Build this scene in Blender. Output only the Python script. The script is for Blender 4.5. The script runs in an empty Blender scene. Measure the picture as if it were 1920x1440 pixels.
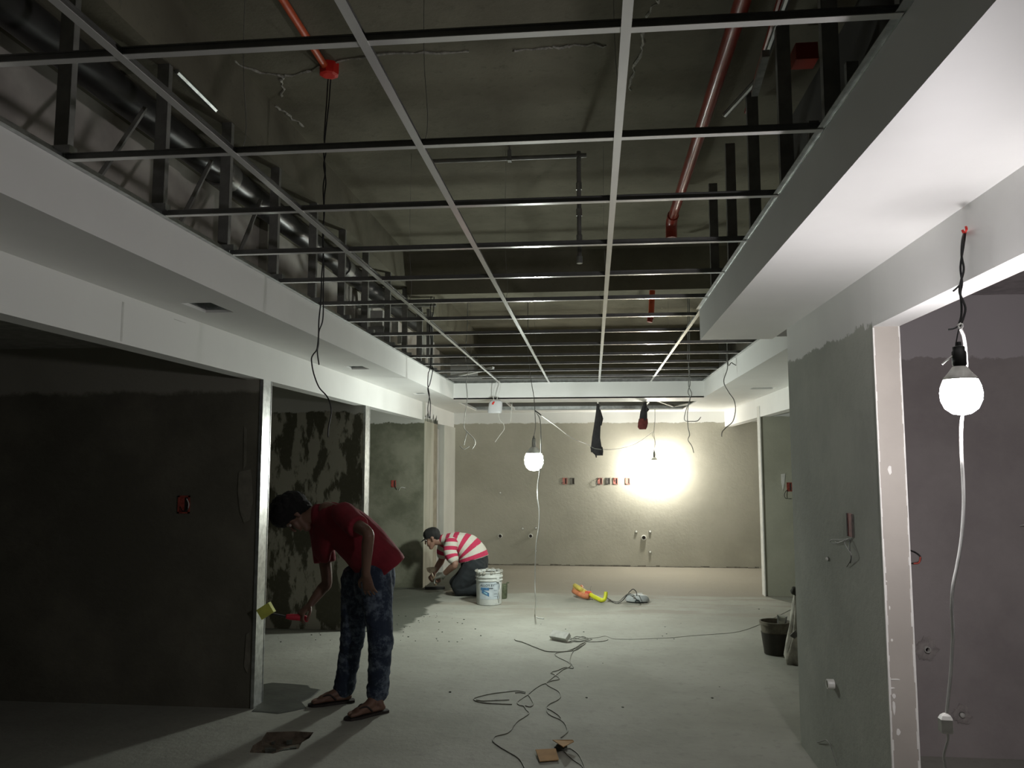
import bpy, bmesh, math, random
from mathutils import Vector, Matrix, noise

random.seed(7)
S = bpy.context.scene
COL = S.collection

# ------------------------------------------------------------------ camera
F_PX, CAM_H = 1500.0, 1.6
TH = math.atan(148 / F_PX)
PS = math.atan(152 / F_PX * math.cos(TH))
cam_d = bpy.data.cameras.new('camera')
cam_d.sensor_width = 36.0
cam_d.lens = 36.0 * F_PX / 1920.0
cam_d.clip_start = 0.05
cam = bpy.data.objects.new('camera', cam_d)
COL.objects.link(cam)
cam.location = (0, 0, CAM_H)
cam.rotation_euler = (math.pi / 2 + TH, 0, PS)
S.camera = cam

# ------------------------------------------------------------------ world, exposure
S.view_settings.view_transform = 'Standard'
S.view_settings.look = 'None'
S.view_settings.gamma = 1.0
S.view_settings.use_curve_mapping = False
S.view_settings.exposure = 0.42
S.cycles.use_denoising = True
S.cycles.max_bounces = 10
S.cycles.diffuse_bounces = 6
w = bpy.data.worlds.new('world')
S.world = w
w.use_nodes = True
w.node_tree.nodes['Background'].inputs[0].default_value = (0.9, 1.0, 0.92, 1)
w.node_tree.nodes['Background'].inputs[1].default_value = 0.018  # faint even fill added to lift the dark parts, no source in view

BULB_MID, BULB_BACK, BULB_RIGHT = 710.0, 620.0, 242.0     # radiance of the three bulbs' glass
TINT_MID, TINT_BACK, TINT_RIGHT = (0.93, 1.0, 0.93), (1.0, 0.97, 0.87), (1.0, 0.95, 0.97)

# ------------------------------------------------------------------ measuring helpers: a pixel of the photograph meets a plane of the room
_F = Vector((-math.sin(PS) * math.cos(TH), math.cos(PS) * math.cos(TH), math.sin(TH)))
_R = Vector((math.cos(PS), math.sin(PS), 0))
_U = _R.cross(_F)
_C = Vector((0, 0, CAM_H))
def _ray(x, y): return _F + _R * ((x - 960) / F_PX) - _U * ((y - 720) / F_PX)
def PY(x, y, Y): r = _ray(x, y); return _C + r * (Y / r.y)
def PZ(x, y, Z): r = _ray(x, y); return _C + r * ((Z - CAM_H) / r.z)
def PX(x, y, X): r = _ray(x, y); return _C + r * (X / r.x)

# ------------------------------------------------------------------ materials
MATS = {}
def _new(name):
    m = bpy.data.materials.new(name); m.use_nodes = True
    return m, m.node_tree.nodes, m.node_tree.links, m.node_tree.nodes['Principled BSDF']
def _noise(N, L, vec, scale, detail=5, rough=0.55, stretch=None):
    if stretch:
        mp = N.new('ShaderNodeMapping'); mp.inputs['Scale'].default_value = stretch
        L.new(vec, mp.inputs['Vector']); vec = mp.outputs['Vector']
    n = N.new('ShaderNodeTexNoise'); n.inputs['Scale'].default_value = scale
    n.inputs['Detail'].default_value = detail; n.inputs['Roughness'].default_value = rough
    L.new(vec, n.inputs['Vector']); return n.outputs['Fac']
def _ramp(N, L, fac, a, b):
    r = N.new('ShaderNodeMapRange'); r.inputs['From Min'].default_value = a; r.inputs['From Max'].default_value = b
    r.interpolation_type = 'SMOOTHSTEP'; L.new(fac, r.inputs['Value']); return r.outputs['Result']
def _mix(N, L, fac, c1, c2):
    m = N.new('ShaderNodeMix'); m.data_type = 'RGBA'
    if isinstance(fac, (int, float)): m.inputs['Factor'].default_value = fac
    else: L.new(fac, m.inputs['Factor'])
    for s, c in (('A', c1), ('B', c2)):
        k = [i for i in m.inputs if i.name == s and i.type == 'RGBA'][0]
        if isinstance(c, tuple): k.default_value = (*c, 1)
        else: L.new(c, k)
    return [o for o in m.outputs if o.type == 'RGBA'][0]
def _math(N, L, op, a, b=None, clamp=False):
    m = N.new('ShaderNodeMath'); m.operation = op; m.use_clamp = clamp
    for i, v in enumerate((a, b)):
        if v is None: continue
        if isinstance(v, (int, float)): m.inputs[i].default_value = v
        else: L.new(v, m.inputs[i])
    return m.outputs[0]
def _bump(N, L, h, strength, dist, bsdf):
    b = N.new('ShaderNodeBump'); b.inputs['Strength'].default_value = strength; b.inputs['Distance'].default_value = dist
    L.new(h, b.inputs['Height']); L.new(b.outputs['Normal'], bsdf.inputs['Normal'])
def plain(name, c, rough=0.6, metal=0.0, var=0.25, scale=12.0, bump=0.0, spec=0.5, stretch=None):
    if name in MATS: return MATS[name]
    m, N, L, B = _new(name)
    tc = N.new('ShaderNodeTexCoord').outputs['Object']
    n = _noise(N, L, tc, scale, stretch=stretch)
    d = tuple(v * (1 - var) for v in c)
    L.new(_mix(N, L, _ramp(N, L, n, 0.35, 0.65), d, c), B.inputs['Base Color'])
    B.inputs['Roughness'].default_value = rough; B.inputs['Metallic'].default_value = metal
    B.inputs['Specular IOR Level'].default_value = spec
    if bump: _bump(N, L, _noise(N, L, tc, scale * 4), bump, 0.01, B)
    MATS[name] = m; return m
def plaster(name, dark, light, white=(0.80, 0.80, 0.78), zline=2.2, amp=0.05, scale=1.6, lo=0.4, hi=0.62, rough=0.9, stretch=(1, 1, 1), band=None, zfreq=1.0):
    """cement plaster below a ragged trowel line, paint above; 'dark' is wet plaster, 'light' dry plaster"""
    m, N, L, B = _new(name)
    pos = N.new('ShaderNodeNewGeometry').outputs['Position']
    sep = N.new('ShaderNodeSeparateXYZ'); L.new(pos, sep.inputs[0])
    big = _noise(N, L, pos, scale, 6, 0.6, stretch)
    fine = _noise(N, L, pos, 26, 4, 0.7)
    f = _math(N, L, 'ADD', _ramp(N, L, big, lo, hi), _math(N, L, 'MULTIPLY', _math(N, L, 'SUBTRACT', fine, 0.5), 0.35), True)
    pl = _mix(N, L, f, dark, light)
    wn = _noise(N, L, pos, 1.3, 3)
    wh = _mix(N, L, _ramp(N, L, wn, 0.35, 0.65), tuple(v * 0.93 for v in white), white)
    e1 = _math(N, L, 'MULTIPLY', _math(N, L, 'SUBTRACT', _noise(N, L, pos, 5 * zfreq, 8, 0.75), 0.5), amp * 3.2)
    zz = _math(N, L, 'ADD', sep.outputs[2], e1)
    msk = _ramp(N, L, zz, zline - 0.006, zline + 0.006)
    col = _mix(N, L, msk, pl, wh)
    if band:
        z0, c = band
        zz2 = _math(N, L, 'ADD', sep.outputs[2], e1)
        col = _mix(N, L, _ramp(N, L, zz2, z0 - 0.02, z0 + 0.02), col, c)
    L.new(col, B.inputs['Base Color'])
    B.inputs['Roughness'].default_value = rough
    B.inputs['Specular IOR Level'].default_value = 0.25
    _bump(N, L, _math(N, L, 'MULTIPLY', _math(N, L, 'ADD', fine, _math(N, L, 'MULTIPLY', big, 0.8)), _math(N, L, 'SUBTRACT', 1.0, msk)), 0.35, 0.008, B)
    MATS[name] = m; return m
def emissive(name, c, strength):
    m, N, L, B = _new(name)
    B.inputs['Base Color'].default_value = (0.9, 0.9, 0.9, 1)
    B.inputs['Emission Color'].default_value = (*c, 1)
    B.inputs['Emission Strength'].default_value = strength
    MATS[name] = m; return m

paint = plain('white_primer', (0.82, 0.82, 0.80), 0.55, 0, 0.05, 1.5, 0.05)
paint_grey = plain('grey_filler', (0.45, 0.45, 0.43), 0.8, 0, 0.15, 3)
tee_mat = plain('grid_enamel', (0.70, 0.70, 0.68), 0.18, 0.3, 0.06, 4)
galv = plain('galvanised_steel', (0.55, 0.57, 0.56), 0.34, 0.9, 0.3, 22)
stud_mat = plain('dull_steel', (0.32, 0.32, 0.30), 0.55, 0.2, 0.3, 9)
void_mat = plain('void_board', (0.66, 0.62, 0.56), 0.95, 0, 0.3, 2.5)
dark_pipe_mat = plain('bitumen_pipe', (0.04, 0.04, 0.04), 0.35, 0, 0.4, 8)
grey_pipe_mat = plain('grey_pipe', (0.28, 0.28, 0.26), 0.4, 0.4, 0.3, 8)
red_pipe_mat = plain('red_pipe', (0.42, 0.05, 0.03), 0.3, 0, 0.2, 8)
red_box_mat = plain('red_plastic', (0.75, 0.03, 0.02), 0.4, 0, 0.1, 8)
orange_mat = plain('orange_conduit', (0.75, 0.12, 0.04), 0.45, 0, 0.15, 20)
yellow_mat = plain('yellow_conduit', (0.70, 0.72, 0.03), 0.45, 0, 0.15, 20)
black_wire = plain('black_insulation', (0.02, 0.02, 0.02), 0.5, 0, 0.2, 30)
grey_wire = plain('grey_insulation', (0.22, 0.22, 0.20), 0.5, 0, 0.3, 30)
white_wire = plain('white_insulation', (0.75, 0.75, 0.72), 0.45, 0, 0.1, 30)
pvc = plain('white_pvc', (0.68, 0.68, 0.63), 0.35, 0, 0.15, 20)
rust = plain('brick_red_box', (0.38, 0.07, 0.05), 0.7, 0, 0.4, 40)
hole_dark = plain('recess_dark', (0.05, 0.04, 0.035), 0.95, 0, 0.4, 30)
mortar = plain('wet_mortar', (0.10, 0.105, 0.085), 0.85, 0, 0.45, 25, 0.4)
plaster_beige = plain('beige_plaster', (0.40, 0.37, 0.33), 0.75, 0, 0.1, 3, 0.08)
chip_white = plain('chipped_white', (0.75, 0.74, 0.70), 0.8, 0, 0.1, 20)

# ------------------------------------------------------------------ mesh helpers
class MB:
    def __init__(s): s.v, s.f = [], []
    def add(s, vs, fs):
        o = len(s.v); s.v += [Vector(p) for p in vs]; s.f += [tuple(i + o for i in f) for f in fs]; return s
    def box(s, x0, x1, y0, y1, z0, z1):
        return s.add([(x0,y0,z0),(x1,y0,z0),(x1,y1,z0),(x0,y1,z0),(x0,y0,z1),(x1,y0,z1),(x1,y1,z1),(x0,y1,z1)],
                     [(0,3,2,1),(4,5,6,7),(0,1,5,4),(1,2,6,5),(2,3,7,6),(3,0,4,7)])
    def obox(s, c, ax, ay, az):
        c, ax, ay, az = Vector(c), Vector(ax), Vector(ay), Vector(az)
        vs = [c + ax*i + ay*j + az*k for k in (-1,1) for i, j in ((-1,-1),(1,-1),(1,1),(-1,1))]
        return s.add(vs, [(0,3,2,1),(4,5,6,7),(0,1,5,4),(1,2,6,5),(2,3,7,6),(3,0,4,7)])
    def prism(s, pts, z0, z1):
        n = len(pts)
        a = sum(pts[i][0]*pts[(i+1)%n][1] - pts[(i+1)%n][0]*pts[i][1] for i in range(n))
        if a < 0: pts = pts[::-1]
        return s.add([(x,y,z0) for x,y in pts] + [(x,y,z1) for x,y in pts],
                     [tuple(range(n))[::-1], tuple(range(n,2*n))] + [(i,(i+1)%n,n+(i+1)%n,n+i) for i in range(n)])
    def rings(s, rings, cap=True):
        n = len(rings[0]); vs = [p for r in rings for p in r]; fs = []
        for k in range(len(rings)-1):
            for i in range(n):
                j = (i+1)%n
                fs.append((k*n+i, k*n+j, (k+1)*n+j, (k+1)*n+i))
        if cap: fs += [tuple(range(n))[::-1], tuple((len(rings)-1)*n+i for i in range(n))]
        return s.add(vs, fs)
    def tube(s, pts, r, seg=6, cap=True):
        pts = [Vector(p) for p in pts]; rings = []; up = None
        for i, p in enumerate(pts):
            t = (pts[min(i+1,len(pts)-1)] - pts[max(i-1,0)])
            t = t.normalized() if t.length > 1e-9 else Vector((0,0,1))
            if up is None: up = t.orthogonal().normalized()
            up = (up - t*up.dot(t)); up = up.normalized() if up.length > 1e-6 else t.orthogonal().normalized()
            b = t.cross(up); rr = r[i] if isinstance(r, (list,tuple)) else r
            rings.append([p + up*(rr*math.cos(2*math.pi*k/seg)) + b*(rr*math.sin(2*math.pi*k/seg)) for k in range(seg)])
        return s.rings(rings, cap)
    def lathe(s, c, axis, prof, seg=24, cap=True):
        """prof: (radius, height along axis)"""
        c, a = Vector(c), Vector(axis).normalized(); u = a.orthogonal().normalized(); b = a.cross(u)
        return s.rings([[c + a*h + u*(r*math.cos(2*math.pi*k/seg)) + b*(r*math.sin(2*math.pi*k/seg)) for k in range(seg)] for r, h in prof], cap)
    def ball(s, c, r, seg=16, ring=10, sc=(1,1,1)):
        c = Vector(c)
        return s.rings([[c + Vector((r*sc[0]*math.sin(t)*math.cos(2*math.pi*k/seg), r*sc[1]*math.sin(t)*math.sin(2*math.pi*k/seg), -r*sc[2]*math.cos(t))) for k in range(seg)]
                        for t in [max(0.02, math.pi*i/ring) if i < ring else math.pi-0.02 for i in range(ring+1)]])
def smooth(pts, n=5):
    pts = [Vector(p) for p in pts]
    if len(pts) < 3: return pts
    out = []
    for i in range(len(pts)-1):
        p0, p1, p2, p3 = pts[max(i-1,0)], pts[i], pts[i+1], pts[min(i+2,len(pts)-1)]
        for k in range(n):
            t = k/n
            out.append(0.5*((2*p1) + (p2-p0)*t + (2*p0-5*p1+4*p2-p3)*t*t + (3*p1-p0-3*p2+p3)*t**3))
    out.append(pts[-1]); return out

def wloc(o):
    l = Vector((0,0,0))
    while o: l += o.location; o = o.parent
    return l
def from_mesh(name, me, mat, parent=None, base=None, sm=False):
    o = bpy.data.objects.new(name, me); COL.objects.link(o)
    me.materials.clear(); me.materials.append(mat)
    if parent: o.parent = parent; me.transform(Matrix.Translation(-wloc(parent)))
    elif base is not None: o.location = base; me.transform(Matrix.Translation(-Vector(base)))
    if sm:
        for p in me.polygons: p.use_smooth = True
    return o
def obj(name, mb, mat, parent=None, base=None, sm=False, auto=False):
    me = bpy.data.meshes.new(name); me.from_pydata([tuple(v) for v in mb.v], [], mb.f)
    bm = bmesh.new(); bm.from_mesh(me); bmesh.ops.recalc_face_normals(bm, faces=bm.faces); bm.to_mesh(me); bm.free()
    if parent is None and base is None and mb.v:
        xs, ys, zs = zip(*[tuple(v) for v in mb.v])
        base = ((min(xs)+max(xs))/2, (min(ys)+max(ys))/2, min(zs))
    o = from_mesh(name, me, mat, parent, base, sm)
    if auto:
        for p in me.polygons: p.use_smooth = True
        me.set_sharp_from_angle(angle=math.radians(40))
    return o
def tag(o, label, cat, group=None, kind=None):
    o['label'] = label; o['category'] = cat
    if group: o['group'] = group
    if kind: o['kind'] = kind
    return o
def thing(name, label, cat, loc, group=None):
    o = bpy.data.objects.new(name, None); COL.objects.link(o); o.location = loc
    o.empty_display_size = 0.05
    return tag(o, label, cat, group)
def struct(name, mb, mat, label, cat):
    return tag(obj(name, mb, mat, None, (0,0,0)), label, cat, None, 'structure')

# ================================================================== THE SETTING
XL, XR = -2.225, 1.165          # planes of the left openings and of the right-hand pillar
YB = 12.75                      # back wall
ZS, ZG, ZH, ZSLAB = 2.4, 2.6, 2.165, 3.6

# ---- floor with a dug pit
m, N, L, B = _new('dusty_concrete')
pos = N.new('ShaderNodeNewGeometry').outputs['Position']
sp = N.new('ShaderNodeSeparateXYZ'); L.new(pos, sp.inputs[0])
n1 = _noise(N, L, pos, 0.9, 6, 0.6); n2 = _noise(N, L, pos, 14, 5, 0.65); n3 = _noise(N, L, pos, 1.7, 6, 0.6, (0.5, 1.6, 1))
base_c = _mix(N, L, _ramp(N, L, n1, 0.32, 0.68), (0.29, 0.29, 0.25), (0.375, 0.375, 0.33))
base_c = _mix(N, L, _math(N, L, 'MULTIPLY', _ramp(N, L, n2, 0.52, 0.70), 0.45), base_c, (0.25, 0.25, 0.22))
# damp unswept screed in the recess at the back
yy = _math(N, L, 'ADD', sp.outputs[1], _math(N, L, 'MULTIPLY', _math(N, L, 'SUBTRACT', n3, 0.5), 0.7))
base_c = _mix(N, L, _ramp(N, L, yy, 9.95, 10.12), base_c, (0.265, 0.245, 0.20))
n4 = _noise(N, L, pos, 1.1, 5, 0.6, (0.6, 2.2, 1))
bd = _math(N, L, 'MULTIPLY', _ramp(N, L, sp.outputs[1], 8.0, 9.3), _ramp(N, L, n4, 0.50, 0.62))
base_c = _mix(N, L, _math(N, L, 'MULTIPLY', bd, 0.85), base_c, (0.275, 0.255, 0.21))
# darker tone on the floor of the far left bay
xw = _math(N, L, 'ADD', sp.outputs[0], _math(N, L, 'MULTIPLY', _math(N, L, 'SUBTRACT', n3, 0.5), 0.5))
wm = _math(N, L, 'MULTIPLY', _math(N, L, 'SUBTRACT', 1.0, _ramp(N, L, xw, -1.86, -1.80)), _ramp(N, L, sp.outputs[1], 7.55, 7.75))
base_c = _mix(N, L, wm, base_c, (0.10, 0.105, 0.085))
L.new(base_c, B.inputs['Base Color']); B.inputs['Roughness'].default_value = 0.8; B.inputs['Specular IOR Level'].default_value = 0.3
_bump(N, L, _math(N, L, 'ADD', n2, n1), 0.25, 0.02, B)
floor_mat = m
pit = [tuple(PZ(x, y, 0).xy) for x, y in ((500,1373),(552,1371),(588,1373),(580,1384),(566,1392),(560,1404),(530,1408),(512,1413),(468,1411),(474,1398),(490,1388))]
bm = bmesh.new()
ov = [bm.verts.new((x, y, 0)) for x, y in ((-5.8,-3),(5.2,-3),(5.2,YB+0.2),(-5.8,YB+0.2))]
iv = [bm.verts.new((x, y, 0)) for x, y in pit]
es = [bm.edges.new((r[i], r[(i+1) % len(r)])) for r in (ov, iv) for i in range(len(r))]
bmesh.ops.triangle_fill(bm, use_beauty=True, edges=es)
me = bpy.data.meshes.new('floor'); bm.to_mesh(me); bm.free()
floor = from_mesh('floor', me, floor_mat)
tag(floor, 'dusty grey concrete floor with a shallow dug pit near the front', 'floor', None, 'structure')
mb = MB()
n = len(pit); cx = sum(p[0] for p in pit)/n; cy = sum(p[1] for p in pit)/n
r0 = [Vector((x, y, 0.0)) for x, y in pit]
r1 = [Vector((cx+(x-cx)*0.97, cy+(y-cy)*0.95, -0.035)) for x, y in pit]
r2 = [Vector((cx+(x-cx)*0.6, cy+(y-cy)*0.6, -0.045 + random.uniform(-.008,.008))) for x, y in pit]
mb.rings([r0, r1, r2], False); o0 = len(mb.v); mb.v.append(Vector((cx, cy, -0.04)))
for i in range(n): mb.f.append((2*n+i, 2*n+(i+1)%n, o0))
obj('pit', mb, plain('pit_soil', (0.16, 0.125, 0.09), 0.95, 0, 0.45, 18, 0.5), floor)
for k in range(9):
    px, py = random.choice(pit); t = random.uniform(0.2, 0.85)
    c = Vector((cx+(px-cx)*t, cy+(py-cy)*t, -0.036)); s = random.uniform(.008,.02)
    obj('rubble', MB().obox(c, (s,s*.3,0), (-s*.3,s*.7,0), (0,0,s*.6)), mortar, floor)
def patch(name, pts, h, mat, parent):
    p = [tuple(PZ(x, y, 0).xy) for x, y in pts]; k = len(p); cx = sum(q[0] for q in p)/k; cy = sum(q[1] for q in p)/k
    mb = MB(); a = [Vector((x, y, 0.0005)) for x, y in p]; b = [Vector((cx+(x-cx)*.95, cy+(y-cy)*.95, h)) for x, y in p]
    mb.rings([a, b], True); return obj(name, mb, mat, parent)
darker = plain('dark_patch', (0.06, 0.063, 0.05), 0.7, 0, 0.35, 6, 0.2)  # darker tone for the flat irregular patch on the floor
patch('dark_floor_patch', [(487,1284),(510,1280),(545,1282),(578,1285),(582,1290),(602,1293),(585,1308),(566,1317),(575,1328),(545,1335),(520,1339),(490,1336),(471,1335),(480,1326)], 0.004, darker, floor)

# ---- structural slab with beams
m, N, L, B = _new('raw_slab')
pos = N.new('ShaderNodeNewGeometry').outputs['Position']
n1 = _noise(N, L, pos, 1.1, 6, 0.6); n2 = _noise(N, L, pos, 18, 4, 0.7)
c = _mix(N, L, _ramp(N, L, n1, 0.3, 0.7), (0.15, 0.14, 0.105), (0.235, 0.222, 0.168))
c = _mix(N, L, _math(N, L, 'MULTIPLY', _ramp(N, L, n2, 0.55, 0.75), 0.4), c, (0.10, 0.095, 0.07))
L.new(c, B.inputs['Base Color']); B.inputs['Roughness'].default_value = 0.95; B.inputs['Specular IOR Level'].default_value = 0.2
_bump(N, L, n2, 0.4, 0.01, B)
slab_mat = m
slab = struct('ceiling', MB().box(-5.8, 5.2, -3, YB+0.2, ZSLAB, ZSLAB+0.2), slab_mat, 'bare brownish concrete slab high above the open ceiling grid', 'ceiling')
obj('beam', MB().box(-2.4, -1.76, -3, YB, 3.28, ZSLAB), slab_mat, slab)
obj('beam', MB().box(-1.76, 1.9, 7.4, 7.8, 3.2, ZSLAB), slab_mat, slab)
obj('beam', MB().box(-1.76, 1.9, 12.2, YB, 2.95, ZSLAB), slab_mat, slab)
eff = plain('lime_bloom', (0.55, 0.54, 0.48), 0.95, 0, 0.4, 60)
for pl in ([(395,103),(430,112),(470,130),(505,137),(540,142),(575,133),(600,125),(650,112),(700,104),(760,100),(830,97),(880,96)],
           [(528,143),(530,160),(528,178)], [(516,200),(530,208),(545,220),(568,237)],
           [(960,96),(1010,90),(1040,88),(1070,86),(1110,84),(1140,86)], [(1235,0),(1220,20),(1212,45),(1205,80),(1195,110),(1185,140),(1180,170)]):
    q = [PZ(x, y, ZSLAB-0.001) for x, y in pl]; q = smooth(q, 4)
    q = [p + Vector((random.uniform(-.012,.012), random.uniform(-.012,.012), 0)) for p in q]
    obj('lime_streak', MB().tube(q, [random.uniform(.003,.011) for _ in q], 5), eff, slab)

# ---- walls
wb_mat = plaster('back_plaster', (0.36, 0.345, 0.285), (0.45, 0.43, 0.36), zline=2.23, amp=0.035, scale=1.0, lo=0.3, hi=0.7)
wall_back = struct('wall_back', MB().box(-5.8, 5.2, YB, YB+0.2, 0, ZSLAB), wb_mat, 'far end wall of beige grey plaster under a white painted top', 'wall')
mb = MB(); x = XL
while x < 2.5:        # dirt fillet left along the foot of the end wall
    x2 = x + random.uniform(.05, .16)
    mb.box(x, min(x2, 2.5), YB-random.uniform(.012,.03), YB, 0, random.uniform(.008,.026)); x = x2
obj('mortar_fillet', mb, plain('dirty_mortar', (0.20, 0.185, 0.15), 0.95, 0, 0.4, 20), wall_back)

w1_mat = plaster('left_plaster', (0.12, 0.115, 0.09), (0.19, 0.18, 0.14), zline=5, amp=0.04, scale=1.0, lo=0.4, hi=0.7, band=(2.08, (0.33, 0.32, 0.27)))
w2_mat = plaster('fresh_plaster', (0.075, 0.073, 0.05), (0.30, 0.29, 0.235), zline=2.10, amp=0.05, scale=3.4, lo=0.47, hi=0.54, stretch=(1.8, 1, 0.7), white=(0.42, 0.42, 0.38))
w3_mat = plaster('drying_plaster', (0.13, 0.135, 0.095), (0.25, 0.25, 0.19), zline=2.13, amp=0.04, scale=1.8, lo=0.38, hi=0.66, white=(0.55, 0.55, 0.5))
def partition(x0, x1, y0, y1, mat, label):
    return struct('wall_left', MB().box(x0, x1, y0, y1, 0, ZSLAB), mat, label, 'wall')
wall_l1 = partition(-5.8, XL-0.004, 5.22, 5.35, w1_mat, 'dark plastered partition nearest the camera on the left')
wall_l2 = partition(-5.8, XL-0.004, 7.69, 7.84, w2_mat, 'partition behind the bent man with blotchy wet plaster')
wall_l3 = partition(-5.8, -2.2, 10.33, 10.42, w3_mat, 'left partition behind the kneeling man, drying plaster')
for wl, y0, y1 in ((wall_l1, 5.215, 5.355), (wall_l2, 7.685, 7.845)):   # metal stop beads on the ends
    mb = MB(); mb.box(XL-0.004, XL, y0, y1, 0.0, ZH)
    mb.box(XL-0.02, XL+0.003, y0-0.004, y0+0.004, 0, ZH); mb.box(XL-0.02, XL+0.003, y1-0.004, y1+0.004, 0, ZH)
    obj('corner_bead', mb, galv, wl)
# plaster splashes by the end of the first partition
for pl in ([(448,885),(470,880),(472,900),(474,940),(468,975),(458,980),(450,960),(446,920)], [(462,1190),(468,1185),(469,1240),(464,1262),(458,1250)], [(458,800),(463,805),(462,870),(457,880)]):
    q = [PY(x, y, 5.218) for x, y in pl]; a = [p + Vector((0, -0.004, 0)) for p in q]
    obj('plaster_splash', MB().rings([q, a], True), plain('dry_splash', (0.20, 0.19, 0.15), 0.9, 0, 0.3, 12), wall_l1)
# column, recess and door side at the far left
col_mat = plaster('column_plaster', (0.34, 0.335, 0.27), (0.47, 0.46, 0.39), zline=2.19, amp=0.06, scale=1.5, stretch=(2, 2, .4), zfreq=1.6)
wc = struct('wall_left', MB().box(-2.36, -2.2, 10.42, 10.95, 0, ZSLAB).box(-2.199, -2.194, 10.332, 10.95, 0, 2.2), col_mat, 'plastered column behind the kneeling man, ragged at its top', 'wall')
obj('rendered_face', MB().box(-2.34, -2.215, 10.95, 11.32, 0, 2.2), plain('brown_render', (0.33, 0.30, 0.23), 0.9, 0, 0.25, 6, .2), wc)
for k in range(9):
    y = 10.4 + k*0.1; obj('render_spike', MB().tube([(-2.2, y, 2.15), (-2.19, y+random.uniform(-.02,.02), 2.2+random.uniform(.0,.07))], [.016, .002], 5), mortar, wc)
struct('door_1', MB().box(-2.36, -2.28, 11.32, 11.80, 0, 2.1), paint_grey, 'narrow grey recess between column and white wall strip', 'door')
struct('wall_left', MB().box(-2.36, XL+0.02, 11.80, YB, 0, ZH), plain('white_jamb', (0.60, 0.60, 0.55), .7, 0, .1, 2), 'white painted wall strip in the far left corner', 'wall')
# header over the left openings, going up to the slab
struct('trim_1', MB().box(XL-0.115, XL, -3, YB, ZH, ZS+0.02).box(XL-0.2, XL-0.115, -3, YB, ZS, ZSLAB), paint, 'long white beam over the left-hand openings', 'beam')
struct('ceiling', MB().box(-5.8, XL-0.115, -3, YB, ZS, ZS+0.02), plain('bay_board', (.5,.5,.47), .9), 'ceiling board of the dark left bays', 'ceiling')
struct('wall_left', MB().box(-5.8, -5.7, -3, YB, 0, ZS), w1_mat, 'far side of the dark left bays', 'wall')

stain = plain('filler_stain', (0.66, 0.66, 0.63), .7, 0, .2, 8)
hdr = bpy.data.objects['trim_1']
for (x0, y0), (x1, y1), r in (((231,566),(228,640),.006), ((452,610),(456,622),.008), ((330,600),(345,604),.02)):
    a, b = PX(x0, y0, XL+.001), PX(x1, y1, XL+.001)
    obj('filler_streak', MB().box(XL, XL+.0008, min(a.y,b.y)-r, max(a.y,b.y)+r, min(a.z,b.z), max(a.z,b.z)), stain, hdr)
# soffits with square cut-outs for lamps
def plate(x0, x1, y0, y1, z0, z1, holes):
    xs = sorted({x0, x1, *[h[0] for h in holes], *[h[1] for h in holes]}); ys = sorted({y0, y1, *[h[2] for h in holes], *[h[3] for h in holes]})
    solid = {}
    for i in range(len(xs)-1):
        for j in range(len(ys)-1):
            c = ((xs[i]+xs[i+1])/2, (ys[j]+ys[j+1])/2)
            solid[i,j] = not any(h[0] < c[0] < h[1] and h[2] < c[1] < h[3] for h in holes)
    mb = MB()
    for (i,j), s in solid.items():
        if not s: continue
        a, b, c, d = xs[i], xs[i+1], ys[j], ys[j+1]
        mb.add([(a,c,z0),(b,c,z0),(b,d,z0),(a,d,z0)], [(3,2,1,0)]); mb.add([(a,c,z1),(b,c,z1),(b,d,z1),(a,d,z1)], [(0,1,2,3)])
        for (di,dj), e in (((-1,0),((a,c),(a,d))), ((1,0),((b,d),(b,c))), ((0,-1),((b,c),(a,c))), ((0,1),((a,d),(b,d)))):
            if not solid.get((i+di,j+dj), False):
                (p,q),(r,t) = e; mb.add([(p,q,z0),(r,t,z0),(r,t,z1),(p,q,z1)], [(0,1,2,3)])
    return mb
LH = [(-2.055,-1.90,3.78,4.04), (-2.055,-1.90,6.44,6.66), (-2.06,-1.93,9.0,9.24)]
XF, YF, XF2 = -1.745, 9.95, 1.36
sof_l = struct('ceiling', plate(XL, XF, -3, YF, ZS, ZS+0.015, LH), paint, 'lower white soffit along the left with square lamp cut-outs', 'ceiling')
for h in LH:
    mb = MB()
    for a, b, c, d in ((h[0],h[1],h[2],h[2]+.006),(h[0],h[1],h[3]-.006,h[3]),(h[0],h[0]+.006,h[2],h[3]),(h[1]-.006,h[1],h[2],h[3])):
        mb.box(a, b, c, d, ZS+0.016, ZS+0.075)
    obj('cutout_frame', mb, galv, sof_l)
    for q in range(3):
        y = h[2] + (h[3]-h[2])*(q+.6)/3.2
        obj('channel', MB().box(h[0]-.1, h[1]+.1, y, y+.03, ZS+.09, ZS+.10), galv, sof_l)
struct('trim_2', MB().box(XF-0.015, XF, -3, YF, ZS+0.015, ZG+0.02), paint, 'white upright edge of the ceiling recess on the left', 'ceiling edge')
struct('trim_3', MB().box(XF, XF2, YF, YF+0.015, ZS, ZG+0.03), paint, 'white upright edge of the ceiling recess at the far end', 'ceiling edge')
struct('ceiling', plate(XL, 2.05, YF, YB, ZS, ZS+0.015, [(-1.79, 1.35, 10.58, 12.2)]), paint, 'white soffit with a long open slot before the end wall', 'ceiling')
# right-hand near box
struct('ceiling', MB().box(0.705, XR, -3, 5.28, ZS, ZS+0.015), paint, 'white soffit on the right above the near bulb', 'ceiling')
struct('trim_4', MB().box(0.705, 0.72, -3, 5.28, ZS+0.015, ZG+0.03).box(0.72, XR+.115, 5.265, 5.28, ZS+.015, ZG+0.03), paint, 'grey-white upright edge of the right-hand soffit', 'ceiling edge')
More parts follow.
